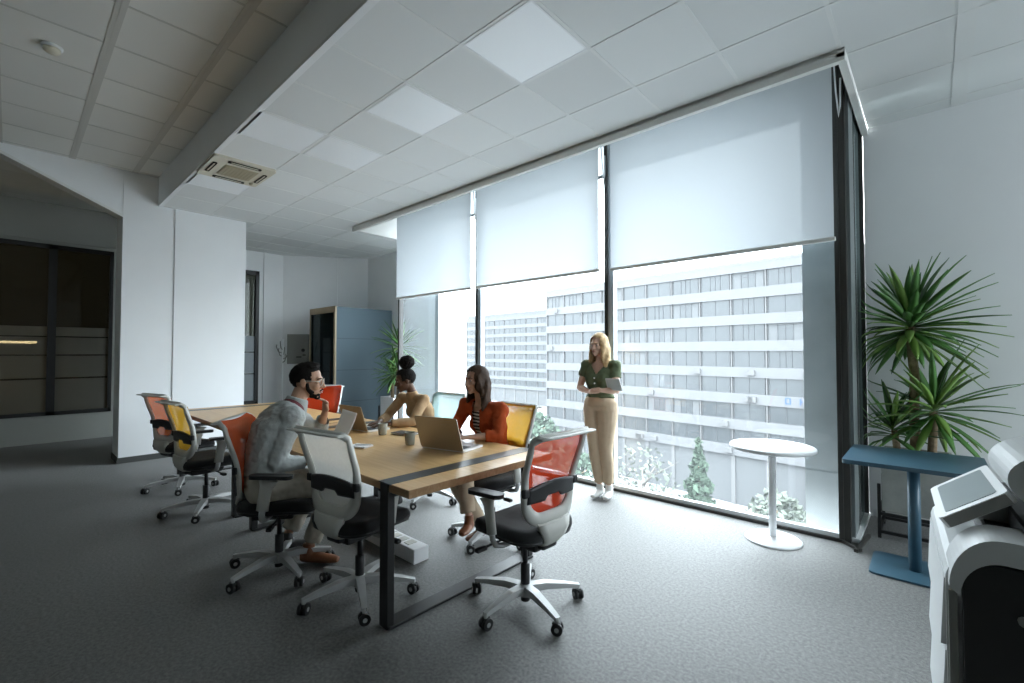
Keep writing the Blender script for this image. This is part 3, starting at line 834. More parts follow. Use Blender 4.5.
# ------------------------------------------------------------------ yucca plants
def leaf(s, base, d, L, w, droop, up=V((0, 0, 1))):
    d = d.normalized(); side = d.cross(up)
    if side.length < .05: side = V((1, 0, 0))
    side.normalize(); n = 7; rs = []
    p = V(base); dd = d.copy()
    for i in range(n):
        t = i/(n-1)
        ww = w*(.35+1.5*t if t < .3 else .8+.2*math.cos((t-.3)*1.2) if t < .55 else .97*(1-((t-.55)/.45)**1.6))+.0006
        nn_ = side.cross(dd).normalized()
        rs.append([p-side*ww+nn_*ww*.35, p-nn_*.002, p+side*ww+nn_*ww*.35, p+nn_*.003])
        dd = (dd+V((0, 0, -1))*droop*(.4+t)).normalized()
        p = p+dd*(L/(n-1))
    s.rings(rs, True, False, True)
def crown(name, parent, c, n, L, w, seed, m, lo=-.55, hi=1.4, lim=None):
    rnd = random.Random(seed)
    s = MB()
    for i in range(n):
        t = (i+.5)/n
        el = lerp(hi, lo, t**.85)+rnd.uniform(-.12, .12); az = i*2.39996+rnd.uniform(-.25, .25)
        d = V((math.cos(az)*math.cos(el), math.sin(az)*math.cos(el), math.sin(el)))
        s.mi = 1 if rnd.random() < .35 else 0
        leaf(s, V(c)+d*.02+V((0, 0, -.10*t)), d, L*rnd.uniform(.75, 1.08), w*rnd.uniform(.8, 1.15), rnd.uniform(.015, .09))
    if lim:
        for v in s.bm.verts:
            for ax, sg, L0 in lim:
                q = v.co[ax]*sg; a0 = L0-.10
                if q > a0: v.co[ax] = sg*(a0+.10*(1-math.exp(-(q-a0)/.10)))
    return s.build(name, m, parent)
def planter_frame(parent, w, d, h, z0, m):
    s = MB(); r = .011
    for sx in (-1, 1):
        for sy in (-1, 1):
            s.box((sx*(w/2+r), sy*(d/2+r), h/2), (2*r, 2*r, h))
        s.box((sx*(w/2+r), 0, .05), (2*r, d+2*r, 2*r)); s.box((sx*(w/2+r), 0, z0-r), (2*r, d+2*r, 2*r))
    for sy in (-1, 1):
        s.box((0, sy*(d/2+r), z0-r), (w+2*r, 2*r, 2*r)); s.box((0, sy*(d/2+r), .05), (w+2*r, 2*r, 2*r))
    return s.build('stand', m, parent)
yu = thing('potted_yucca', 'tall two crowned yucca in a concrete planter by the white wall', 'plant', (-.10, 4.84, 0))
s = MB()
a_, b_ = .205, .19
def box_ring(hx, hy, z): return [V((hx, hy, z)), V((-hx, hy, z)), V((-hx, -hy, z)), V((hx, -hy, z))]
s.rings([box_ring(.195, .18, .205), box_ring(.205, .19, .21), box_ring(.205, .19, .66), box_ring(.19, .175, .66), box_ring(.185, .17, .62)], smooth=False); s.build('planter', M['concrete'], yu)
s = MB(); s.box((0, 0, .625), (.36, .33, .012)); s.build('soil', M['soil'], yu)
planter_frame(yu, .42, .39, .42, .20, M['black'])
s = MB(); s.tube([(.0, .02, .62), (-.01, .02, .95), (.0, .01, 1.25), (-.015, .0, 1.50), (-.02, 0, 1.66)], [.036, .034, .032, .031, .028], 12); s.build('trunk', M['trunk'], yu)
s = MB(); s.tube([(.09, -.03, .62), (.10, -.03, .82), (.105, -.03, 1.0)], [.03, .028, .025], 12); s.build('trunk', M['trunk'], yu)
s = MB(); s.tube([(-.11, -.02, .62), (-.12, -.03, .74), (-.13, -.03, .83)], [.026, .024, .02], 12); s.build('trunk', M['trunk'], yu)
LM = [M['leaf'], M['leaf2']]
LIM = [(1, 1, .345), (0, -1, .335)]
crown('crown', yu, (-.02, 0, 1.70), 104, .53, .029, 3, LM, -.75, 1.4, LIM)
crown('crown', yu, (.11, -.04, 1.05), 54, .49, .028, 5, LM, -.7, 1.3, LIM)
crown('crown', yu, (-.14, -.03, .87), 34, .40, .024, 8, LM, -.3, 1.3, LIM)

py = thing('potted_yucca', 'yucca in a white planter box beside the phone booth', 'plant', (-6.97, 4.62, 0), 0)
s = MB(); s.rings([box_ring(.195, .195, .22), box_ring(.20, .20, .225), box_ring(.20, .20, .68), box_ring(.185, .185, .68), box_ring(.18, .18, .64)], smooth=False); s.build('planter', M['white'], py)
s = MB(); s.box((0, 0, .645), (.35, .35, .012)); s.build('soil', M['soil'], py)
planter_frame(py, .41, .41, .52, .22, M['black'])
for k, (x_, y_, h_) in enumerate(((-.10, -.02, 1.05), (.02, .04, 1.55), (.12, -.05, 1.15))):
    s = MB(); s.tube([(x_, y_, .64), (x_*1.05, y_, (h_+.64)/2), (x_*.9, y_, h_)], [.032, .03, .026], 10); s.build('trunk', M['trunk'], py)
    crown('crown', py, (x_*.9, y_, h_+.04), (34, 50, 34)[k], (.42, .52, .42)[k], .026, 20+k, LM, -.75, 1.4, [(0, -1, .44)])

# ------------------------------------------------------------------ phone booth, coat stand, steel cabinet
bo = thing('phone_booth', 'blue grey felt phone booth with a wooden front frame', 'phone booth', (-8.49, 4.58, 0))
hx, hy, H_ = .52, .58, 2.29
s = MB(); s.bx((hx-.06, -hy, .05), (hx, hy, H_)); s.bx((-hx, -hy, .05), (-hx+.06, hy, H_)); s.bx((-hx+.06, hy-.06, .05), (hx-.06, hy-.003, H_-.003)); s.bx((-hx+.06, -hy+.003, H_-.06), (hx-.06, hy-.06, H_-.003)); s.bx((-hx+.06, -hy+.003, .03), (hx-.06, hy-.06, .08))
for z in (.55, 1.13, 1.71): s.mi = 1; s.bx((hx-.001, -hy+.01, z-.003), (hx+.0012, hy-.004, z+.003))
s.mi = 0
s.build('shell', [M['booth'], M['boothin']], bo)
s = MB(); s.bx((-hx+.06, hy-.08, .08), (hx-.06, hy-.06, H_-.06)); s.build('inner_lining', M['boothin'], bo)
s = MB(); y0 = -hy-.03
s.bx((-hx, y0, .0), (-hx+.05, -hy, H_+.01)); s.bx((hx-.05, y0, 0), (hx+.004, -hy, H_+.01)); s.bx((-hx, y0, H_-.10), (hx, -hy, H_+.01)); s.bx((-hx, y0, 0), (hx, -hy, .07)); s.build('front_frame', M['birch'], bo)
s = MB(); s.bx((-hx+.05, -hy-.012, .07), (hx-.05, -hy-.004, H_-.10)); s.bx((-hx+.05, -hy-.03, .07), (-hx+.09, -hy, H_-.10)); bd = s.build('glass_door', M['boothpane'], bo)
s = MB(); s.tube([(hx-.12, -hy-.05, .9), (hx-.12, -hy-.05, 1.3)], .012, 8); s.build('door_handle', M['black'], bd)
cs = thing('coat_stand', 'slim white coat stand in the far corner, left of the steel cabinet', 'coat stand', (-9.60, 3.69, 0))
s = MB(); s.lathe([(.0, .0), (.17, .0), (.17, .012), (.03, .02), (.016, .05), (.016, 1.72), (.0, 1.72)], n=20); s.build('pole', M['white'], cs)
for k in range(6):
    a = k*1.05+.3; z = 1.25+.07*(k % 3)+.12*(k//3); d_ = V((math.cos(a), math.sin(a), 0))
    s = MB(); s.tube([V((0, 0, z)), V((0, 0, z+.03))+d_*.07, V((0, 0, z+.13))+d_*.11, V((0, 0, z+.17))+d_*.10], .008, 8); s.build('hook', M['cabinet'], cs)
ec = thing('electrical_cabinet', 'grey steel wall cabinet with a round lock beside the phone booth', 'cabinet', (-9.17, 4.80, 0), math.atan2(dn.y, dn.x))
A2 = V((XD, 3.82, 0)).lerp(V((-8.95, 5.22, 0)), .19)
ec.location = (A2.x-nn.x*.001+.0, A2.y-nn.y*.001, 0)
s = MB(); s.bx((-.20, -.13, 1.22), (.20, -.002, 1.83), .004); s.build('body', M['cabinet'], ec)
s = MB(); s.bx((-.188, -.140, 1.232), (.188, -.13, 1.818), .003); dd_ = s.build('door', M['cabinet'], ec)
s = MB(); s.cyl((.11, -.152, 1.50), (.11, -.138, 1.50), .035); s.build('lock', M['black'], dd_)
for z in (1.36, 1.40):
    s = MB(); s.bx((-.02+.12*(z > 1.38), -.148, z-.012), (.08+.08*(z > 1.38), -.138, z+.012)); s.build('latch', M['plastic'], dd_)

# ------------------------------------------------------------------ roof over the void, window in the unseen side wall
w = MB(); w.bx((-14, -4.2, CU+.12), (4.2, FY+.1, CU+.3)); w.bx((-14, FY, CZ+.30), (4.2, FY+.1, CU+.15)); w.bx((-14, -4.2, 0), (-13.98, FY+.1, CU+.2)); w.bx((-6.85, WY-.06, CZ+.30), (-.39, WY+.1, CU+.15))
w.bx((-10.75, 2.42, 0), (-10.6, FY+.1, CU+.2))
struct(w.build('roof', M['wall']))

# ------------------------------------------------------------------ outside
GZ = -15.4
g = MB(); g.bx((-260, 7, GZ-.3), (160, 320, GZ)); struct(g.build('ground', M['ground']))
# concrete pillars standing in the bay
for (xa, xb, nm) in ((-.845, -.459, 'wall_pillar'),):
    w = MB(); w.bx((xa, 4.80, GZ), (xb, FY+.05, CU+.3))
    for k in range(12): w.bx((xa-.002, 4.796, -14+k*1.6), (xb+.002, FY, -13.985+k*1.6))
    struct(w.build(nm, M['concreteout']))

rb_ = random.Random(11)
def win_wide():
    s = MB(); s.bx((-1.62, -.02, 0), (1.62, .0, 1.8)); s.mi = 1
    for x in (-1.66, -.03, 1.60): s.bx((x, -.02, 0), (x+.06, .05, 1.8))
    for z in (0, 1.74): s.bx((-1.66, -.02, z), (1.66, .05, z+.06))
    return s.mesh('window', [M['bwin'], M['bframe']])
def win_door():
    s = MB(); s.bx((-.75, -.02, 0), (.75, .0, 1.55)); s.mi = 2; s.bx((-1.62, -.05, 0), (-.78, .0, 1.8)); s.bx((.78, -.05, 0), (1.62, 0, 1.8)); s.bx((-.8, -.05, 1.55), (.8, 0, 1.8)); s.mi = 1
    for x in (-.78, -.035, .71): s.bx((x, -.02, 0), (x+.07, .05, 1.6))
    for z in (0, 1.2, 1.54): s.bx((-.78, -.02, z), (.78, .05, z+.06))
    for x in (-1.66, 1.62): s.bx((x, -.02, 0), (x+.04, .04, 1.8))
    return s.mesh('window', [M['bwin'], M['bframe'], M['bpanel']])
def win_mixed():
    s = MB(); s.bx((-1.62, -.02, 0), (1.62, .0, 1.8)); s.mi = 1
    for x in (-1.66, -.62, -.03, .56, 1.60): s.bx((x, -.02, 0), (x+.06, .05, 1.8))
    for z in (0, 1.3, 1.74): s.bx((-1.66 if z != 1.3 else -.6, -.02, z), (1.66 if z != 1.3 else .6, .05, z+.06))
    return s.mesh('window', [M['bwin'], M['bframe']])
M['bpanel'] = mat('facade_panel', (.065, .068, .07), .8)
WM = [win_wide(), win_door(), win_mixed()]
def facade(label, loc, rz, length, mod, rows, z0, pitch, depth, band_m, ac, top, name='apartment_block', scale=1.0):
    t = thing(name, label, 'building', (loc[0], loc[1], GZ), rz)
    n = int(length/mod)
    L = n*mod
    s = MB(); s.bx((0, -depth, 0), (L, -.25, top-GZ-.2)); s.build('core_wall', M['bpanel'], t)
    for r in range(rows+1):
        zb = z0+r*pitch-GZ
        s = MB(); s.bx((-.05, -.26, zb-1.12*scale), (L+.05, .12, zb)); s.build('floor_band', band_m, t)
    for k in range(n+1):
        s = MB(); s.bx((k*mod-.05, -.26, z0-GZ), (k*mod+.05, .02, z0+rows*pitch-GZ-1.0)); s.build('pilaster', M['bcol'], t)
    for r in range(rows):
        for k in range(n):
            me = WM[(0, 0, 1, 2, 0, 1)[rb_.randrange(6)]]
            o = link('window', me, t, ((k+.5)*mod, -.16, z0+r*pitch-GZ)); o.scale = (mod/3.7, 1, scale)
    acm = None
    for _ in range(ac):
        if acm is None:
            s = MB(); s.bx((-.4, 0, 0), (.4, .32, .55)); s.mi = 1; s.tube([(.12+.2*math.cos(2*PI*j/14), .325, .275+.2*math.sin(2*PI*j/14)) for j in range(14)], .012, 5, closed=True); acm = s.mesh('air_conditioner', [M['bcol'], M['bframe']])
        link('air_conditioner', acm, t, (rb_.uniform(1, L-1), .12, z0+rb_.randrange(rows)*pitch-GZ-.85))
    # shopfront level
    s = MB(); s.bx((0, -.9, 0), (L, -.6, z0-GZ-1.1)); s.build('shopfront', M['bground'], t)
    for k in range(n+1):
        s = MB(); s.bx((k*mod-.22, -.55, 0), (k*mod+.22, -.1, z0-GZ-1.1)); s.build('pillar', M['bcol'], t)
    return t, L
ang = math.atan2(.125, -.992)
d_ = V((-.992, .125, 0)); P0 = V((-9.3, 53.8, 0))-d_*11.0
mb, L_ = facade('long white apartment block with window bands across the street', (P0.x, P0.y), ang, 48.0, 3.67, 7, -8.85, 2.9, 14, M['bband'], 26, 11.6)
s = MB(); s.bx((-.1, -14, 26.6), (L_+.1, .14, 26.9)); s.build('roof_edge', M['bcol'], mb)
for x_, hgt in ((14, 2.8), (21, 3.4), (25.5, 3.0), (33, 2.6)):
    s = MB(); s.cyl((x_, -1.2, 26.8), (x_, -1.2, 26.8+hgt), .05, n=6)
    for k in range(3): s.bx((x_-.9+.2*k, -1.23, 26.6+hgt-.3*k), (x_+.9-.2*k, -1.17, 26.66+hgt-.3*k))
    s.build('antenna', M['bframe'], mb)
# blue letters on one band (fifth row from the top)
s = MB()
xs = 11.0; zl = -3.0+.0-GZ
for x_ in (xs, xs+1.35):
    for q in (0, .42): s.bx((x_+q, .12, zl-.85), (x_+q+.1, .15, zl-.2))
s.bx((xs+1.45, .12, zl-.3), (xs+1.77, .15, zl-.2)); s.bx((xs+1.45, .12, zl-.85), (xs+1.77, .15, zl-.75)); s.bx((xs+.1, .12, zl-.57), (xs+.42, .15, zl-.47))
s.build('letters', M['signblue'], mb)
fb, _ = facade('hazy pale office block further down the street', (-72.0, 112.0), R(176), 58.0, 5.2, 8, -9.5, 2.9, 16, M['bfar'], 0, 15.2)

def tree(name, label, x, y, h, r, m, seed, shape='round', n=1500, leafsize=.32, trunk_m=None, group=None):
    t = thing(name, label, 'tree', (x, y, GZ), 0, group)
    rnd = random.Random(seed)
    s = MB(); s.tube([(0, 0, 0), (.1, .05, h*.35), (0, 0, h*.8)], [.22, .17, .05], 8)
    for k in range(0 if shape == 'cone' else 9):
        a = rnd.uniform(0, 6.28); z = h*rnd.uniform(.3, .7); e = V((math.cos(a)*r*.75, math.sin(a)*r*.75, z+h*.18))
        s.tube([V((0, 0, z)), V((0, 0, z)).lerp(e, .5)+V((0, 0, .15)), e], [.09, .05, .015], 5)
        if shape == 'bare':
            for q in range(7):
                b0 = V((0, 0, z)).lerp(e, rnd.uniform(.4, 1)); s.tube([b0, b0+V((rnd.uniform(-1, 1), rnd.uniform(-1, 1), rnd.uniform(.2, 1.2)))], [.03, .01], 4)
    s.build('trunk', trunk_m or M['trunk'], t)
    s = MB()
    for i in range(n):
        if shape == 'cone':
            q = rnd.random()**.6; rr = r*q*(.75+.25*math.sin(q*40)); z = h*(1-q*.93); a = rnd.uniform(0, 6.28); rr *= rnd.random()**.3
            p = V((rr*math.cos(a), rr*math.sin(a), z))
        else:
            while True:
                p = V((rnd.uniform(-1, 1), rnd.uniform(-1, 1), rnd.uniform(-1, 1)))
                if p.length < 1 and p.length > .35: break
            p = V((p.x*r, p.y*r, h*.66+p.z*h*.36)); p += V((1, 1, 1))*.35*noise.noise(p*.9)
        d1 = V((rnd.uniform(-1, 1), rnd.uniform(-1, 1), rnd.uniform(-1, 1))).normalized(); d2 = d1.orthogonal().normalized()
        l = leafsize*rnd.uniform(.6, 1.3)
        s.quad(p-d1*l, p+d2*l*.5, p+d1*l, p-d2*l*.5)
    s.build('crown', m, t, normals=False)
    return t
tree('conifer', 'dark green conifer beyond the glass, behind the round table', -13.0, 35.0, 10.4, 2.9, M['treegreen'], 1, 'cone', 2600, .30)
tree('street_tree', 'pale bare branched tree beyond the glass, left of the conifer', -16.8, 33.5, 9.6, 2.9, M['treepale'], 2, 'bare', 420, .22, M['twig'])
tree('street_tree', 'leafy green tree beyond the glass just right of the standing woman', -22.8, 32.0, 9.0, 2.6, M['treegreen'], 3, 'round', 1500)
tree('street_tree', 'rounded green tree beyond the glass, left of the standing woman', -31.5, 37.0, 10.6, 3.6, M['treegreen'], 4, 'round', 2000)
tree('street_tree', 'low pale tree beyond the glass at the pillar end of the street', -9.0, 40.0, 6.0, 2.0, M['treepale'], 5, 'round', 900)
tree('street_tree', 'tall pale tree beyond the glass, behind the yellow chair', -38.0, 44.0, 9.6, 3.8, M['treepale'], 6, 'round', 1500)
for k, (x_, y_) in enumerate(((-10.4, 47.0), (-9.0, 46.6))):
    t = thing('street_barrier', 'orange barrier on the street below, ' + ('nearer the conifer' if k == 0 else 'nearer the pillar'), 'barrier', (x_, y_, GZ))
    s = MB(); s.bx((-.7, -.05, .25), (.7, .05, 1.0)); s.build('board', M['barrier'], t)
    s = MB(); s.bx((-.6, -.25, 0), (-.5, .25, .6)); s.bx((.5, -.25, 0), (.6, .25, .6)); s.build('feet', M['bframe'], t)

# ------------------------------------------------------------------ people
def remesh(s, voxel, smooth_n=6, fac=.5, wr=0.0, wf=14.0, seed=0):
    """union of the collected closed shapes as one continuous surface"""
    bmesh.ops.recalc_face_normals(s.bm, faces=s.bm.faces)
    me = bpy.data.meshes.new('tmp'); s.bm.to_mesh(me); s.bm.free()
    o = bpy.data.objects.new('tmp', me); COL.objects.link(o)
    m = o.modifiers.new('r', 'REMESH'); m.mode = 'VOXEL'; m.voxel_size = voxel; m.use_smooth_shade = True
    if smooth_n:
        k = o.modifiers.new('s', 'SMOOTH'); k.factor = fac; k.iterations = smooth_n
    bpy.context.view_layer.update()
    dg = bpy.context.evaluated_depsgraph_get()
    out = bpy.data.meshes.new_from_object(o.evaluated_get(dg))
    bpy.data.objects.remove(o); bpy.data.meshes.remove(me)
    if wr > 0:
        for v in out.vertices:
            p = v.co; n_ = noise.noise(p*wf+V((seed, 0, 0)))+.5*noise.noise(p*wf*2.1+V((0, seed, 0)))
            v.co = p+v.normal*(wr*n_)
    return out

def frame(fwd):
    f_ = V(fwd).normalized(); r_ = f_.cross(V((0, 0, 1))).normalized(); u_ = r_.cross(f_)
    return Matrix((r_, f_, u_)).transposed()       # columns: right, forward, up

def hand(s, wrist, d, pn, side, size=1.0, curl=.5, thumb=.5):
    """palm, four fingers and a thumb. d: finger direction, pn: palm normal (towards what it holds), side: direction to thumb"""
    d = V(d).normalized(); pn = V(pn); pn = (pn-d*pn.dot(d)).normalized(); sd = V(side); sd = (sd-d*sd.dot(d)-pn*sd.dot(pn)).normalized()
    W = V(wrist); z = size
    s.tube([W-d*.02*z, W+d*.02*z, W+d*.055*z, W+d*.09*z], [(.024*z, .018*z), (.034*z, .017*z), (.041*z, .015*z), (.039*z, .011*z)], 12, up=sd)
    for k, (off, L) in enumerate(((.030, .072), (.010, .080), (-.010, .074), (-.029, .058))):
        p = W+d*.082*z+sd*off*z; dd = d.copy(); pts = [p-d*.012*z]; rr = [.0085*z]
        for j in range(4):
            pts.append(p.copy()); rr.append((.0088-.0007*j)*z)
            dd = (dd+pn*curl*(.45+.15*k/3)).normalized(); p = p+dd*(L*z*(.42, .33, .25, 0)[j])
        s.tube(pts, rr, 8)
    p = W+d*.025*z+sd*.030*z
    t1 = (d*.55+sd*.75+pn*.35*thumb).normalized(); t2 = (d*.9+sd*.15+pn*.5*thumb).normalized()
    s.tube([p-t1*.02*z, p+t1*.030*z, p+t1*.030*z+t2*.030*z, p+t1*.030*z+t2*.052*z], [.012*z, .011*z, .0095*z, .007*z], 8)

def head(s, c, Fm, k=1.0, female=False):
    """skull, jaw, brow, nose, cheeks, lips, ears"""
    P = lambda x, y, z: V(c)+Fm @ (V((x, y, z))*k)
    E_ = lambda p, r: s.ell(P(*p), [q*k for q in r], Fm, 18, 12)
    E_((0, -.012, .032), (.074, .094, .084)); E_((0, .012, -.028), (.060, .074, .080))
    E_((0, .038, -.066), (.043 if female else .050, .046, .040)); E_((0, .062, -.098), (.020 if female else .026, .020, .017))
    E_((0, .070, .022), (.052, .020, .016))
    for sx in (-1, 1):
        E_((sx*.036, .058, -.030), (.024, .024, .022)); E_((sx*.076, -.012, -.008), (.008, .020, .032))
        E_((sx*.033, .069, .0), (.019, .013, .009))
    s.tube([P(0, .080, .012), P(0, .094, -.010), P(0, .106, -.030), P(0, .092, -.038)], [.008*k, .0095*k, .0125*k, .009*k], 10)
    for sx in (-1, 1): E_((sx*.012, .090, -.034), (.008, .009, .007))
    E_((0, .081, -.058), (.022, .012, .006)); E_((0, .079, -.068), (.019, .012, .007))

def face_parts(root, c, Fm, k, lipm, browm, loc):
    P = lambda x, y, z: V(c)+Fm @ (V((x, y, z))*k)-loc
    for sx in (-1, 1):
        s = MB(); s.ell(P(sx*.033, .0715, .001), (.0125*k, .0115*k, .0095*k), Fm, 14, 8); e = s.build('eye', M['eyewhite'], root)
        s = MB(); s.ell(P(sx*.033, .0800, .001), (.0062*k, .0042*k, .0062*k), Fm, 10, 6); s.build('iris', M['iris'], e)
        s = MB(); s.tube([P(sx*.016, .090, .020), P(sx*.034, .087, .026), P(sx*.052, .072, .020)], [(.003*k, .0045*k)]*3, 6); s.build('eyebrow', browm, root)
    s = MB()
    s.tube([P(-.023, .084, -.0615), P(-.009, .0925, -.0575), P(0, .0925, -.0590), P(.009, .0925, -.0575), P(.023, .084, -.0615)], [.002*k, .0045*k, .004*k, .0045*k, .002*k], 7)
    s.tube([P(-.021, .084, -.0635), P(0, .0915, -.0690), P(.021, .084, -.0635)], [.002*k, .0055*k, .002*k], 7); s.build('lips', lipm, root)

class Body:
    """joints in world metres; builds the body and the garments that follow it"""
    def __init__(b, name_label, loc, J, fwd, hfwd, k=1.0, female=False, skin='skin_red'):
        b.J = {a: V(p) for a, p in J.items()}; b.k = k; b.female = female; b.loc = V(loc)
        b.root = thing('person', name_label, 'person', loc)
        f_ = V(fwd); f_.z = 0; f_.normalize(); b.f = f_; b.r = f_.cross(V((0, 0, 1))).normalized(); b.H = frame(hfwd); b.skin = M[skin]
    def spine(b):
        J = b.J; a, c, n = J['hip'], J['chest'], J['neck']
        return a, c, n
    def torso(b, s, g=0.0, lo=0.0, hi=1.0, bust=True, hipw=None):
        """lofted trunk grown by g; lo..hi trims it along the spine"""
        a, c, n = b.spine(); k = b.k
        def sp(t):
            return (a.lerp(c, t/.6) if t < .6 else c.lerp(n, (t-.6)/.4)) + b.f*(-.015*math.sin(PI*t)*k)
        if b.female:
            prof = [(-.10, .125, .090), (-.03, .165, .112), (.06, .168, .115), (.18, .150, .102), (.33, .122, .088), (.48, .138, .100), (.62, .152, .116), (.74, .155, .105), (.86, .148, .085), (.93, .110, .070), (1.0, .052, .052)]
        else:
            prof = [(-.10, .125, .090), (-.03, .160, .112), (.06, .165, .115), (.18, .158, .110), (.33, .152, .108), (.48, .165, .115), (.62, .180, .122), (.74, .188, .120), (.86, .178, .098), (.93, .125, .080), (1.0, .062, .060)]
        pts = []; rr = []
        for t, rx, ry in prof:
            if t < lo-1e-6 or t > hi+1e-6: continue
            pts.append(sp(t)); rr.append(((rx*k+g), (ry*k+g)))
        s.tube(pts, rr, 22, up=b.r)
        if b.female and bust and lo < .6 < hi:
            for sx in (-1, 1):
                p = sp(.66)+b.r*sx*.065*k+b.f*.075*k
                s.ell(p, (.058*k+g, .050*k+g, .058*k+g))
        if hi > .9:
            for q in 'RL':
                s.ell(b.J['sh'+q], [(.052 if b.female else .060)*k+g]*3)
            s.tube([b.J['shR'], sp(.90), b.J['shL']], [(.045*k+g)]*3, 12)
    def arm(b, s, q, g=0.0, t0=0.0, t1=1.0):
        J = b.J; k = b.k*(.9 if b.female else 1.0)
        S, E, W = J['sh'+q], J['el'+q], J['wr'+q]
        pts = []; rr = []
        for t, p, r in ((0, S, .050), (.2, S.lerp(E, .4), .047), (.42, S.lerp(E, .85), .040), (.5, E, .038), (.58, E.lerp(W, .18), .041), (.72, E.lerp(W, .45), .037), (.9, E.lerp(W, .8), .027), (1.0, W, .024)):
            if t0-1e-6 <= t <= t1+1e-6: pts.append(p); rr.append(r*k+g)
        s.tube(pts, rr, 14)
        if t0 <= .5 <= t1: s.ell(E, [.037*k+g]*3)
    def leg(b, s, q, g=0.0, t1=1.0, flare=0.0):
        J = b.J; k = b.k; Hp, K, A = J['hip'+q], J['kn'+q], J['an'+q]
        back = (V((0, 0, 0))-b.f)*.0
        pts = []; rr = []
        th = .098 if b.female else .095
        for t, p, r in ((0, Hp, th), (.15, Hp.lerp(K, .3), th*.93), (.35, Hp.lerp(K, .7), .070), (.5, K, .058), (.62, K.lerp(A, .28), .056), (.78, K.lerp(A, .6), .046), (.92, K.lerp(A, .88), .036), (1.0, A, .034)):
            if t <= t1+1e-6: pts.append(p); rr.append(r*k+g+flare*max(0, t-.5)*2)
        s.tube(pts, rr, 16)
        s.ell(K, [.057*k+g]*3); s.ell(Hp, [th*k+g]*3); s.ell(Hp+V((0, 0, .045)), [th*k*.93+g]*3)
        if q == 'R': s.tube([J['hipR'], J['hip'], J['hipL']], [.095*k+g]*3, 14)
    def foot_shape(b, s, q, g=0.0):
        J = b.J; A, T = J['an'+q], J['to'+q]; k = b.k*(.92 if b.female else 1.0)
        d = (T-A); d.z *= .5; n_ = V((0, 0, 1)); hd = V((d.x, d.y, 0)).normalized()
        base = V((A.x, A.y, A.z-.07*k)); heel = base-hd*.05*k
        tip = V((T.x, T.y, T.z))
        m1 = heel.lerp(tip, .45)
        s.tube([heel+V((0, 0, .012)), base+V((0, 0, .012)), m1+V((0, 0, .006)), heel.lerp(tip, .8)+V((0, 0, .002)), tip], [(.030*k+g, .036*k+g), (.034*k+g, .040*k+g), (.040*k+g, .030*k+g), (.042*k+g, .022*k+g), (.022*k+g, .014*k+g)], 14, up=hd.cross(n_))
        s.tube([A+V((0, 0, .03)), A, base+hd*.01], [.034*k+g, .037*k+g, .04*k+g], 12)
    def body(b, hands, headk=1.0, voxel=.0055):
        s = MB(); b.torso(s, -.006)
        for q in 'RL': b.arm(s, q); b.leg(s, q, -.006); b.foot_shape(s, q, -.008)
        for h in hands: hand(s, *h[:4], **h[4])
        hc = b.J['head']; n = b.J['neck']
        nk = .048 if b.female else .057
        s.tube([n-V((0, 0, .04)), n, hc+b.H @ V((0, -.03, -.05))*headk, hc+b.H @ V((0, -.02, -.01))], [nk*1.25*b.k, nk*b.k, nk*.98*b.k, nk*.9], 14)
        head(s, hc, b.H, headk, b.female)
        me = remesh(s, voxel, 4); b.put('body', me, b.skin)
        b.hk = headk
        return b
    def put(b, name, me, m):
        me.transform(Matrix.Translation(-b.loc))
        me.materials.clear(); me.materials.append(m); me.name = name
        for p in me.polygons: p.material_index = 0; p.use_smooth = True
        return link(name, me, b.root)
    def cut(b, me, test):
        """open a garment: delete faces where test(x, y, t, p) is true (x right, y forward of the spine, t along it)"""
        a, c, n = b.spine(); ax = (n-a); L = ax.length; ax = ax/L
        bm = bmesh.new(); bm.from_mesh(me); dele = []
        for f_ in bm.faces:
            p = f_.calc_center_median(); t = (p-a).dot(ax)/L; q = p-(a+ax*(t*L))
            if test(q.dot(b.r), q.dot(b.f), t, p): dele.append(f_)
        bmesh.ops.delete(bm, geom=dele, context='FACES'); bm.to_mesh(me); bm.free(); return me
    def hair_cap(b, s, grow=.008, zc=.034, r=(.077, .098, .088), y=-.016):
        s.ell(b.J['head']+b.H @ (V((0, y, zc))*b.hk), [(q+grow)*b.hk for q in r], b.H, 24, 16)
    def hair_cut(b, me, test):
        c = b.J['head']; Mi = b.H.transposed()
        bm = bmesh.new(); bm.from_mesh(me); de = []
        for f_ in bm.faces:
            p = Mi @ (f_.calc_center_median()-c)/b.hk
            if test(p.x, p.y, p.z): de.append(f_)
        bmesh.ops.delete(bm, geom=de, context='FACES'); bm.to_mesh(me); bm.free(); return me
    def hp(b, x, y, z): return b.J['head']+b.H @ (V((x, y, z))*b.hk)

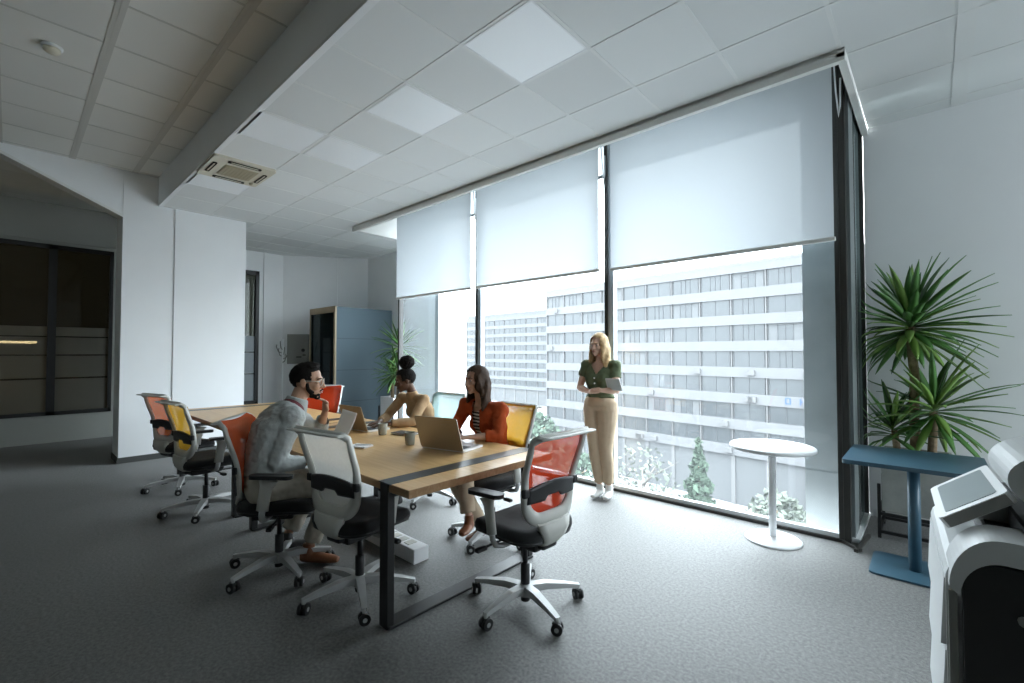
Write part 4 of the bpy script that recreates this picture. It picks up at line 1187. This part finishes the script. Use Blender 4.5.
# ---- the man in grey, turned to his right
def add_man():
    hf = V((.60, .80, -.04))
    b = Body('bearded man in grey sweater and clear glasses, hand at chin, seated on red orange chair', (-3.27, 1.18, 0),
             dict(hip=(-3.26, 1.13, .60), chest=(-3.29, 1.22, .90), neck=(-3.315, 1.375, 1.095), head=(-3.345, 1.465, 1.240),
                  shR=(-3.125, 1.27, 1.02), shL=(-3.475, 1.40, 1.02), elR=(-3.10, 1.16, .74), wrR=(-3.105, 1.385, .715), elL=(-3.50, 1.62, .825), wrL=(-3.355, 1.60, 1.005),
                  hipR=(-3.17, 1.12, .565), hipL=(-3.34, 1.16, .565), knR=(-3.09, 1.55, .525), knL=(-3.42, 1.58, .52), anR=(-3.20, 1.42, .105), anL=(-3.47, 1.38, .12), toR=(-3.03, 1.55, .03), toL=(-3.42, 1.56, .035)),
             (.22, .97, 0), hf, 1.0, False, 'skin_man')
    J = b.J
    b.body([(J['wrR'], (.05, 1, -.1), (-1, 0, -.3), (0, .1, 1), dict(curl=.5)),
            (J['wrL'], (.25, -.05, 1), (.1, -1, .2), (.8, .5, .2), dict(curl=2.3, thumb=.8))], 1.10)
    face_parts(b.root, J['head'], b.H, 1.10, M['lips'], M['hair_black'], b.loc)
    # sweater
    s = MB(); b.torso(s, .020, .0, .93)
    for q in 'RL':
        b.arm(s, q, .016, 0, .9); 
    me = remesh(s, .008, 5, wr=.007, wf=21, seed=3)
    me = b.cut(me, lambda x, y, t, p: y > .0 and t > .60 and abs(x) < .14*(t-.60)/.35 and t < 1.1)
    b.put('sweater', me, M['sweater_grey'])
    s = MB(); s.tube([J['neck']+b.f*(-.035)+V((0, 0, -.11)), J['neck']+V((0, 0, .035))+b.f*.012], [(.125, .105), (.078, .076)], 18, up=b.r)
    me = remesh(s, .007, 4); me = b.cut(me, lambda x, y, t, p: y > .0 and abs(x) < .055); b.put('sweater_collar', me, M['sweater_grey'])
    s = MB(); b.torso(s, .008, .2, 1.0); s.tube([J['neck']-V((0, 0, .05)), J['neck']+V((0, 0, .015))+b.f*.012], [(.072, .068), (.066, .064)], 16, up=b.r)
    b.put('shirt', remesh(s, .008, 4), M['maroon'])
    s = MB()
    for q in 'RL': b.leg(s, q, .014, .92, .012)
    b.torso(s, .010, -.2, .2)
    b.put('trousers', remesh(s, .008, 5, wr=.009, wf=16, seed=5), M['stone_trouser'])
    for q in 'RL':
        s = MB(); b.foot_shape(s, q, .004); b.put('shoe', remesh(s, .006, 3), M['brownleather'] if q == 'R' else M['blackshoe'])  # left shoe of the brown pair: shade put into its colour
    # hair, beard, glasses
    s = MB(); b.hair_cap(s, .003)
    for k in range(26):
        a = k*2.4; q = (k % 9)/9; s.ell(b.hp(.052*math.cos(a)*q, .005+.07*math.sin(a)*q, .120-.025*q*q), (.022, .024, .016), b.H, 8, 6)
    me = remesh(s, .006, 3, wr=.003, wf=70)
    me = b.hair_cut(me, lambda x, y, z: (y > .035 and z < .062+.02*(1-abs(x)/.08)) or (z < -.005 and y > -.055) or z < -.05 or (y > .0 and z < .02 and y < .04 and abs(x) > .05 and z < -.0))
    b.put('hair', me, M['hair_black'])
    s = MB(); E_ = lambda p, r: s.ell(b.hp(*p), r, b.H, 14, 10)
    E_((0, .039, -.075), (.052, .049, .038)); E_((0, .064, -.101), (.027, .022, .019))
    for sx in (-1, 1): s.tube([b.hp(sx*.069, .012, -.005), b.hp(sx*.066, .018, -.045), b.hp(sx*.050, .045, -.075)], [.012, .014, .02], 8)
    s.tube([b.hp(-.026, .085, -.056), b.hp(0, .098, -.048), b.hp(.026, .085, -.056)], [.006, .007, .006], 7)
    me = remesh(s, .005, 3, wr=.0015, wf=120); b.put('beard', me, M['hair_black'])
    s = MB()
    for sx in (-1, 1):
        s.tube([b.hp(sx*.034+.026*math.cos(2*PI*j/18), .094-.30*abs(.026*math.cos(2*PI*j/18)+.01*0)*(.6 if sx*math.cos(2*PI*j/18) > 0 else .1), .0+.021*math.sin(2*PI*j/18)) for j in range(18)], .0026, 6, closed=True)
        s.tube([b.hp(sx*.060, .086, .006), b.hp(sx*.076, .05, .008), b.hp(sx*.080, -.01, .008), b.hp(sx*.078, -.03, -.01)], .0025, 6)
    s.tube([b.hp(-.009, .096, .004), b.hp(0, .100, .007), b.hp(.009, .096, .004)], .0024, 6)
    s.xform(Matrix.Translation(-b.loc)); s.build('glasses', M['glasses'], b.root)

def long_hair(b, length, m, w=.085, part=0.0, fwdlock=True, wave=.012, seed=1):
    s = MB(); b.hair_cap(s, .012)
    rnd = random.Random(seed)
    n = 30
    for k in range(n):
        a = lerp(-150, 150, k/(n-1)); ar = R(a)            # 0 = back of head
        x0, y0 = .080*math.sin(ar), -.016-.098*math.cos(ar)
        if abs(a) > 118: L = length*(.95 if fwdlock else .5)
        else: L = length*rnd.uniform(.92, 1.08)
        if y0 > .055: continue
        p0 = b.hp(x0*.9, y0*.85, .065); pts = [p0]
        for j in range(1, 7):
            t = j/6
            x = x0*(1.06+.35*t*w/.085); y = y0*(1-.25*t)+(-.012*t)
            q = b.hp(x, y, .03); 
            q = q+V((0, 0, -1))*(length*0+L*t)+b.H @ V((wave*math.sin(t*9+k), wave*math.cos(t*8+k*1.3), 0))
            pts.append(q)
        s.tube(pts, [.014, .017, .019, .020, .019, .015, .008], 7)
    me = remesh(s, .0065, 3, wr=.003, wf=45, seed=seed)
    me = b.hair_cut(me, lambda x, y, z: (y > .045 and abs(x) < .062 and z < .075+.012*math.cos(x*30)) )
    return b.put('hair', me, m)

# ---- woman in rust cardigan
def add_red():
    b = Body('long haired woman in rust cardigan and striped shirt, seated behind the bronze laptop', (-2.66, 2.68, 0),
             dict(hip=(-2.68, 2.72, .58), chest=(-2.72, 2.70, .83), neck=(-2.755, 2.635, 1.045), head=(-2.775, 2.60, 1.222),
                  shR=(-2.93, 2.64, 1.0), shL=(-2.575, 2.68, .985), elR=(-2.965, 2.52, .80), wrR=(-2.76, 2.40, .80), elL=(-2.50, 2.58, .80), wrL=(-2.64, 2.40, .80),
                  hipR=(-2.76, 2.68, .545), hipL=(-2.59, 2.68, .545), knR=(-2.70, 2.27, .54), knL=(-2.57, 2.28, .60), anR=(-2.62, 2.52, .10), anL=(-2.44, 2.22, .27), toR=(-2.62, 2.36, .035), toL=(-2.36, 2.08, .22)),
             (-.10, -1, 0), (-.16, -.985, -.02), .93, True, 'skin_red')
    J = b.J
    b.body([(J['wrR'], (.55, -.8, -.05), (0, .1, -1), (.6, .5, .3), dict(curl=.35, size=.9)),
            (J['wrL'], (-.55, -.8, .0), (0, .1, -1), (-.6, .5, .5), dict(curl=.5, size=.9))], .96)
    face_parts(b.root, J['head'], b.H, .96, M['lips'], M['hair_brown'], b.loc)
    s = MB(); b.torso(s, .024, .0, .93)
    for q in 'RL': b.arm(s, q, .017, 0, .72 if q == 'L' else .9)
    me = remesh(s, .008, 5, wr=.008, wf=19, seed=8)
    me = b.cut(me, lambda x, y, t, p: y > .0 and t < 1.2 and abs(x) < .038+.03*max(0, t-.5) and t > .02)
    b.put('cardigan', me, M['rust'])
    s = MB(); b.torso(s, .008, .0, .95); me = remesh(s, .008, 4)
    me = b.cut(me, lambda x, y, t, p: y > .0 and t > .86 and abs(x) < .07)
    b.put('striped_shirt', me, M['stripe'])
    s = MB()
    for q in 'RL': b.leg(s, q, .014, .92, .010)
    b.torso(s, .010, -.2, .2); b.put('trousers', remesh(s, .008, 5, wr=.005, wf=12, seed=9), M['beige_trouser'])
    for q in 'RL':
        s = MB(); b.foot_shape(s, q, .002); me = remesh(s, .006, 3); b.put('shoe', me, M['brownleather'])
    long_hair(b, .29, M['hair_brown'], .10, seed=4, fwdlock=False)

# ---- woman in camel top
def add_camel():
    b = Body('woman with hair in a high bun and camel top, typing beside the pale blue chair', (-3.86, 2.76, 0),
             dict(hip=(-3.80, 2.86, .58), chest=(-3.82, 2.82, .83), neck=(-3.845, 2.735, 1.035), head=(-3.865, 2.655, 1.175),
                  shR=(-4.015, 2.73, .985), shL=(-3.67, 2.74, .985), elR=(-4.05, 2.56, .80), wrR=(-3.84, 2.36, .80), elL=(-3.60, 2.56, .80), wrL=(-3.69, 2.33, .80),
                  hipR=(-3.89, 2.84, .545), hipL=(-3.71, 2.84, .545), knR=(-3.92, 2.42, .53), knL=(-3.72, 2.42, .53), anR=(-3.92, 2.50, .11), anL=(-3.72, 2.48, .11), toR=(-3.93, 2.32, .035), toL=(-3.72, 2.30, .035)),
             (-.06, -1, 0), (-.45, -.87, -.20), .93, True, 'skin_dark')
    J = b.J
    b.body([(J['wrR'], (.1, -1, -.08), (0, 0, -1), (1, 0, .1), dict(curl=.35, size=.9)),
            (J['wrL'], (-.25, -1, -.08), (0, 0, -1), (-1, 0, .1), dict(curl=.35, size=.9))], .96)
    face_parts(b.root, J['head'], b.H, .96, M['hair_brown'], M['hair_black'], b.loc)
    s = MB(); b.torso(s, .012, .0, .97)
    s.tube([J['neck']-V((0, 0, .09))-b.f*.02, J['neck']-V((0, 0, .03)), J['neck']+V((0, 0, .03))+b.f*.012], [.05, .060, .055], 16)
    for q in 'RL': b.arm(s, q, .012, 0, .9 if q == 'L' else .9)
    b.put('knit_top', remesh(s, .008, 4, wr=.004, wf=15, seed=12), M['camel'])
    s = MB()
    for q in 'RL': b.leg(s, q, .012, .92, .01)
    b.torso(s, .010, -.2, .2); b.put('trousers', remesh(s, .009, 4, wr=.004), M['blackshoe'])
    for q in 'RL':
        s = MB(); b.foot_shape(s, q, .004); b.put('shoe', remesh(s, .007, 3), M['blackshoe'])
    s = MB(); b.hair_cap(s, .007); me = remesh(s, .006, 3, wr=.002, wf=60)
    me = b.hair_cut(me, lambda x, y, z: (y > .038 and z < .070) or (z < .0 and y > -.05) or z < -.045)
    b.put('hair', me, M['hair_black'])
    s = MB(); s.ell(b.hp(0, -.055, .180), (.080, .078, .068), b.H, 22, 14); s.tube([b.hp(0, -.03, .10), b.hp(0, -.05, .14)], [.045, .036], 14)
    b.put('hair_bun', remesh(s, .006, 2, wr=.006, wf=55, seed=2), M['hair_black'])

# ---- standing blonde woman
def add_blonde():
    b = Body('blonde woman in olive blouse and beige trousers standing at the window holding a tablet', (-2.46, 4.04, 0),
             dict(hip=(-2.475, 4.03, .93), chest=(-2.475, 4.03, 1.15), neck=(-2.465, 4.025, 1.365), head=(-2.475, 4.005, 1.525),
                  shR=(-2.625, 4.02, 1.315), shL=(-2.315, 4.05, 1.315), elR=(-2.675, 3.96, 1.09), wrR=(-2.485, 3.87, 1.06), elL=(-2.262, 3.98, 1.08), wrL=(-2.365, 3.86, 1.085),
                  hipR=(-2.555, 4.03, .88), hipL=(-2.395, 4.04, .88), knR=(-2.515, 3.99, .49), knL=(-2.405, 4.02, .49), anR=(-2.50, 4.06, .10), anL=(-2.405, 4.08, .10), toR=(-2.49, 3.90, .03), toL=(-2.36, 3.93, .03)),
             (.10, -1, 0), (-.08, -.99, -.03), .95, True, 'skin_blonde')
    J = b.J
    b.body([(J['wrR'], (1, -.15, .12), (0, .4, 1), (.2, .3, 1), dict(curl=.6, size=.9)),
            (J['wrL'], (-1, -.15, .05), (0, .5, -1), (-.2, -.4, 1), dict(curl=.8, size=.9))], .96)
    face_parts(b.root, J['head'], b.H, .96, M['lips'], M['hair_blonde'], b.loc)
    s = MB(); b.torso(s, .016, .12, .95)
    for q in 'RL': b.arm(s, q, .014, 0, .2)
    for q in 'RL':
        S, E = J['sh'+q], J['el'+q]; s.tube([S, S.lerp(E, .30), S.lerp(E, .50)], [.054, .058, .056], 14)
    me = remesh(s, .008, 4, wr=.007, wf=16, seed=21)
    me = b.cut(me, lambda x, y, t, p: y > .0 and t > .70 and abs(x) < .085*(t-.70)/.25)
    b.put('blouse', me, M['olive'])
    for z in (.62, .50, .38):
        p = J['hip'].lerp(J['neck'], z)+b.f*(.137 if z > .6 else .130 if z > .45 else .112)-b.loc
        s = MB(); s.ell(p, (.009, .004, .009), frame(b.f), 10, 6); s.build('button', M['paper'], b.root)
    s = MB()
    for q in 'RL': b.leg(s, q, .012, .92, .002)
    b.torso(s, .010, -.2, .20); b.put('trousers', remesh(s, .008, 4, wr=.004, wf=11, seed=22), M['beige_trouser'])
    for q in 'RL':
        s = MB(); b.foot_shape(s, q, .005); so = b.put('sneaker', remesh(s, .006, 3), M['sneaker'])
    long_hair(b, .27, M['hair_blonde'], .085, seed=9, wave=.006)
    # tablet under her left hand
    tb = thing('tablet', 'pale tablet held by the blonde woman against her forearm', 'tablet', (-2.245, 3.90, 1.145), R(-10))
    s = MB(); s.prism(rrect(.175, .125, .010, 3), -.003, .004, lambda a, c, h: (a, h-c*.35, c*.93)); s.build('body', M['laptopbase'], tb)
    s = MB(); s.prism(rrect(.157, .107, .004, 2), -.0042, -.0030, lambda a, c, h: (a, h-c*.35, c*.93)); s.build('screen', M['screenlit'], tb)
add_man(); add_red(); add_camel(); add_blonde()

# ------------------------------------------------------------------ copier at the near right
pr = thing('copier', 'large white office copier with a tilted touch panel at the lower right', 'printer', (.020, 1.75, 0), R(2.7))
# local: +x right, front = -x face, side towards the camera = -y face
LY, WX = .66, .62
s = MB()
prof = [(.03, .02), (.0, .05), (.0, .835), (.006, .855), (.02, .87), (.045, .875), (WX, .875), (WX, .02)]
s.prism([(p[0], p[1]) for p in prof], .015, LY, lambda a, b_, h: (a, h, b_)); s.build('body', M['printer'], pr)
s = MB(); s.prism(rrect(.59, .875, .07, 6), -.028, .016, lambda a, b_, h: (a+.326, h, b_+.4595)); s.build('side_panel', M['printerdark'], pr)
s = MB(); s.bx((.30, -.036, .70), (.52, -.024, .74), .004); s.build('side_grip', M['black'], pr)
s = MB(); s.tube([(.14, -.026, .775), (.14, -.038, .775)], .012, 10); s.build('side_button', M['printergrey'], pr)
s = MB(); s.bx((.004, .0, .30), (.022, .018, .80)); s.bx((.004, .0, .03), (.022, .018, .27)); s.build('side_hinge_strip', M['printergrey'], pr)
for k, (za, zb) in enumerate(((.06, .24), (.255, .43), (.445, .62), (.635, .82))):
    s = MB(); s.prism([(-.012, za), (-.003, zb), (.01, zb), (.01, za)], .03, LY-.02, lambda a, b_, h: (a, h, b_)); s.build('drawer', M['printer'], pr)
n = 14
sh = [(.004+.105-.105*math.cos(R(90*i/n)), .82+.145*math.sin(R(90*i/n))) for i in range(n+1)]
sh += [(.24, .965), (.24, .90)]+[(.026+.085-.085*math.cos(R(90*i/n)), .80+.105*math.sin(R(90*i/n))) for i in range(n, -1, -1)]
s = MB(); s.rings([[V((p[0], -.03, p[1])) for p in sh], [V((p[0], .12, p[1])) for p in sh]], smooth=False); s.build('shoulder_cover', M['printer'], pr)
s = MB(); s.bx((.16, -.005, .87), (WX, LY, .985), .006); s.bx((.10, .12, .87), (WX, LY, .93), .006); s.build('deck', M['printerdark'], pr)
s = MB(); s.bx((.26, .06, .98), (WX, LY-.04, 1.05)); s.build('output_tray', M['printerdark'], pr)
# document feeder: bulging white hood with a dark opening
def hood(k0, n=18):
    pts = []
    for i in range(n+1):
        a = R(lerp(95, 265, i/n)); pts.append((.235+(.11-k0)*math.cos(a), 1.115+(.078-k0)*math.sin(a)))
    return pts
s = MB(); hd = hood(0)+[(WX, 1.035), (WX, 1.205)]
s.prism(hd, .03, .36, lambda a, b_, h: (a, h, b_)); fd = s.build('document_feeder', M['printer'], pr)
s = MB(); s.prism(hood(.032)+[(WX-.04, 1.07), (WX-.04, 1.165)], .022, .034, lambda a, b_, h: (a, h, b_)); s.build('feeder_opening', M['printerdark'], fd)
s = MB(); s.tube([(.235, .018, 1.115), (.235, .034, 1.115)], .02, 14); s.build('roller', M['shell'], fd)
s = MB(); s.bx((.26, .36, 1.04), (WX, LY, 1.10), .01); s.build('scanner_lid', M['printer'], pr)
# tilted control panel
def cp(a, b_, h): return (.085+a*.80-h*.60, .32+b_, .985+a*.60+h*.80)
s = MB(); s.prism(rrect(.18, .40, .02, 4), 0, .032, cp); cpn = s.build('control_panel', M['printer'], pr)
s = MB(); s.prism(rrect(.135, .33, .012, 3), .031, .0335, cp); s.build('touch_screen', M['screenlit'], cpn)
s = MB(); s.prism([(-.08, -.200), (.08, -.200), (.08, -.203), (-.08, -.203)], .002, .03, cp); s.build('panel_edge', M['printergrey'], cpn)
s = MB(); s.tube([(.17, .32, .92), (.10, .32, .99)], [(.05, .02)]*2, 10); s.build('panel_arm', M['printergrey'], pr)

# ------------------------------------------------------------------ light and camera
def finish():
    w = bpy.data.worlds.new('sky'); SC.world = w; w.use_nodes = True
    nt = w.node_tree; bg = nt.nodes['Background']
    tc = nt.nodes.new('ShaderNodeTexCoord'); sp = nt.nodes.new('ShaderNodeSeparateXYZ'); cr = nt.nodes.new('ShaderNodeValToRGB')
    nt.links.new(tc.outputs['Generated'], sp.inputs[0]); nt.links.new(sp.outputs['Z'], cr.inputs['Fac'])
    cr.color_ramp.elements[0].color = (.31, .328, .342, 1); cr.color_ramp.elements[0].position = 0     # overcast: three times brighter overhead than at the horizon
    cr.color_ramp.elements[1].color = (.90, .955, 1.0, 1); cr.color_ramp.elements[1].position = 1
    nt.links.new(cr.outputs['Color'], bg.inputs['Color']); bg.inputs['Strength'].default_value = SKY
    # portals: they give no light, they only guide sampling through the glass
    for nm, loc, rot, sx, sy in (('bay_portal', ((XL+XR)/2, WY+.12, 1.9), (R(-90), 0, 0), 6.0, 3.8), ('right_portal', (4.18, 3.9, 1.9), (0, R(90), 0), 2.8, 2.0), ('side_portal', (XR-.05, 4.78, 1.9), (0, R(-90), 0), 3.8, .8)):
        l = bpy.data.lights.new(nm, 'AREA'); l.shape = 'RECTANGLE'; l.size = sx; l.size_y = sy; l.cycles.is_portal = True
        o = bpy.data.objects.new(nm, l); COL.objects.link(o); o.location = loc; o.rotation_euler = rot
    cam = bpy.data.cameras.new('camera'); co = bpy.data.objects.new('camera', cam); COL.objects.link(co)
    cam.sensor_width = 36; cam.lens = 458.9/1024*36; cam.clip_start = .05; cam.clip_end = 800
    co.location = (0, 0, 1.45); co.rotation_euler = (PI/2+R(1.39), 0, R(42.4))
    SC.camera = co
    vs = SC.view_settings
    SC.display_settings.display_device = 'sRGB'
    vs.view_transform = 'Standard'; vs.look = 'None'; vs.exposure = EXPOSURE; vs.gamma = 1; vs.use_curve_mapping = False
    SC.cycles.max_bounces = 14; SC.cycles.diffuse_bounces = 7; SC.cycles.transparent_max_bounces = 24; SC.cycles.sample_clamp_indirect = 8
    SC.cycles.caustics_reflective = False; SC.cycles.caustics_refractive = False
SKY = 11.0
EXPOSURE = 1.3
finish()
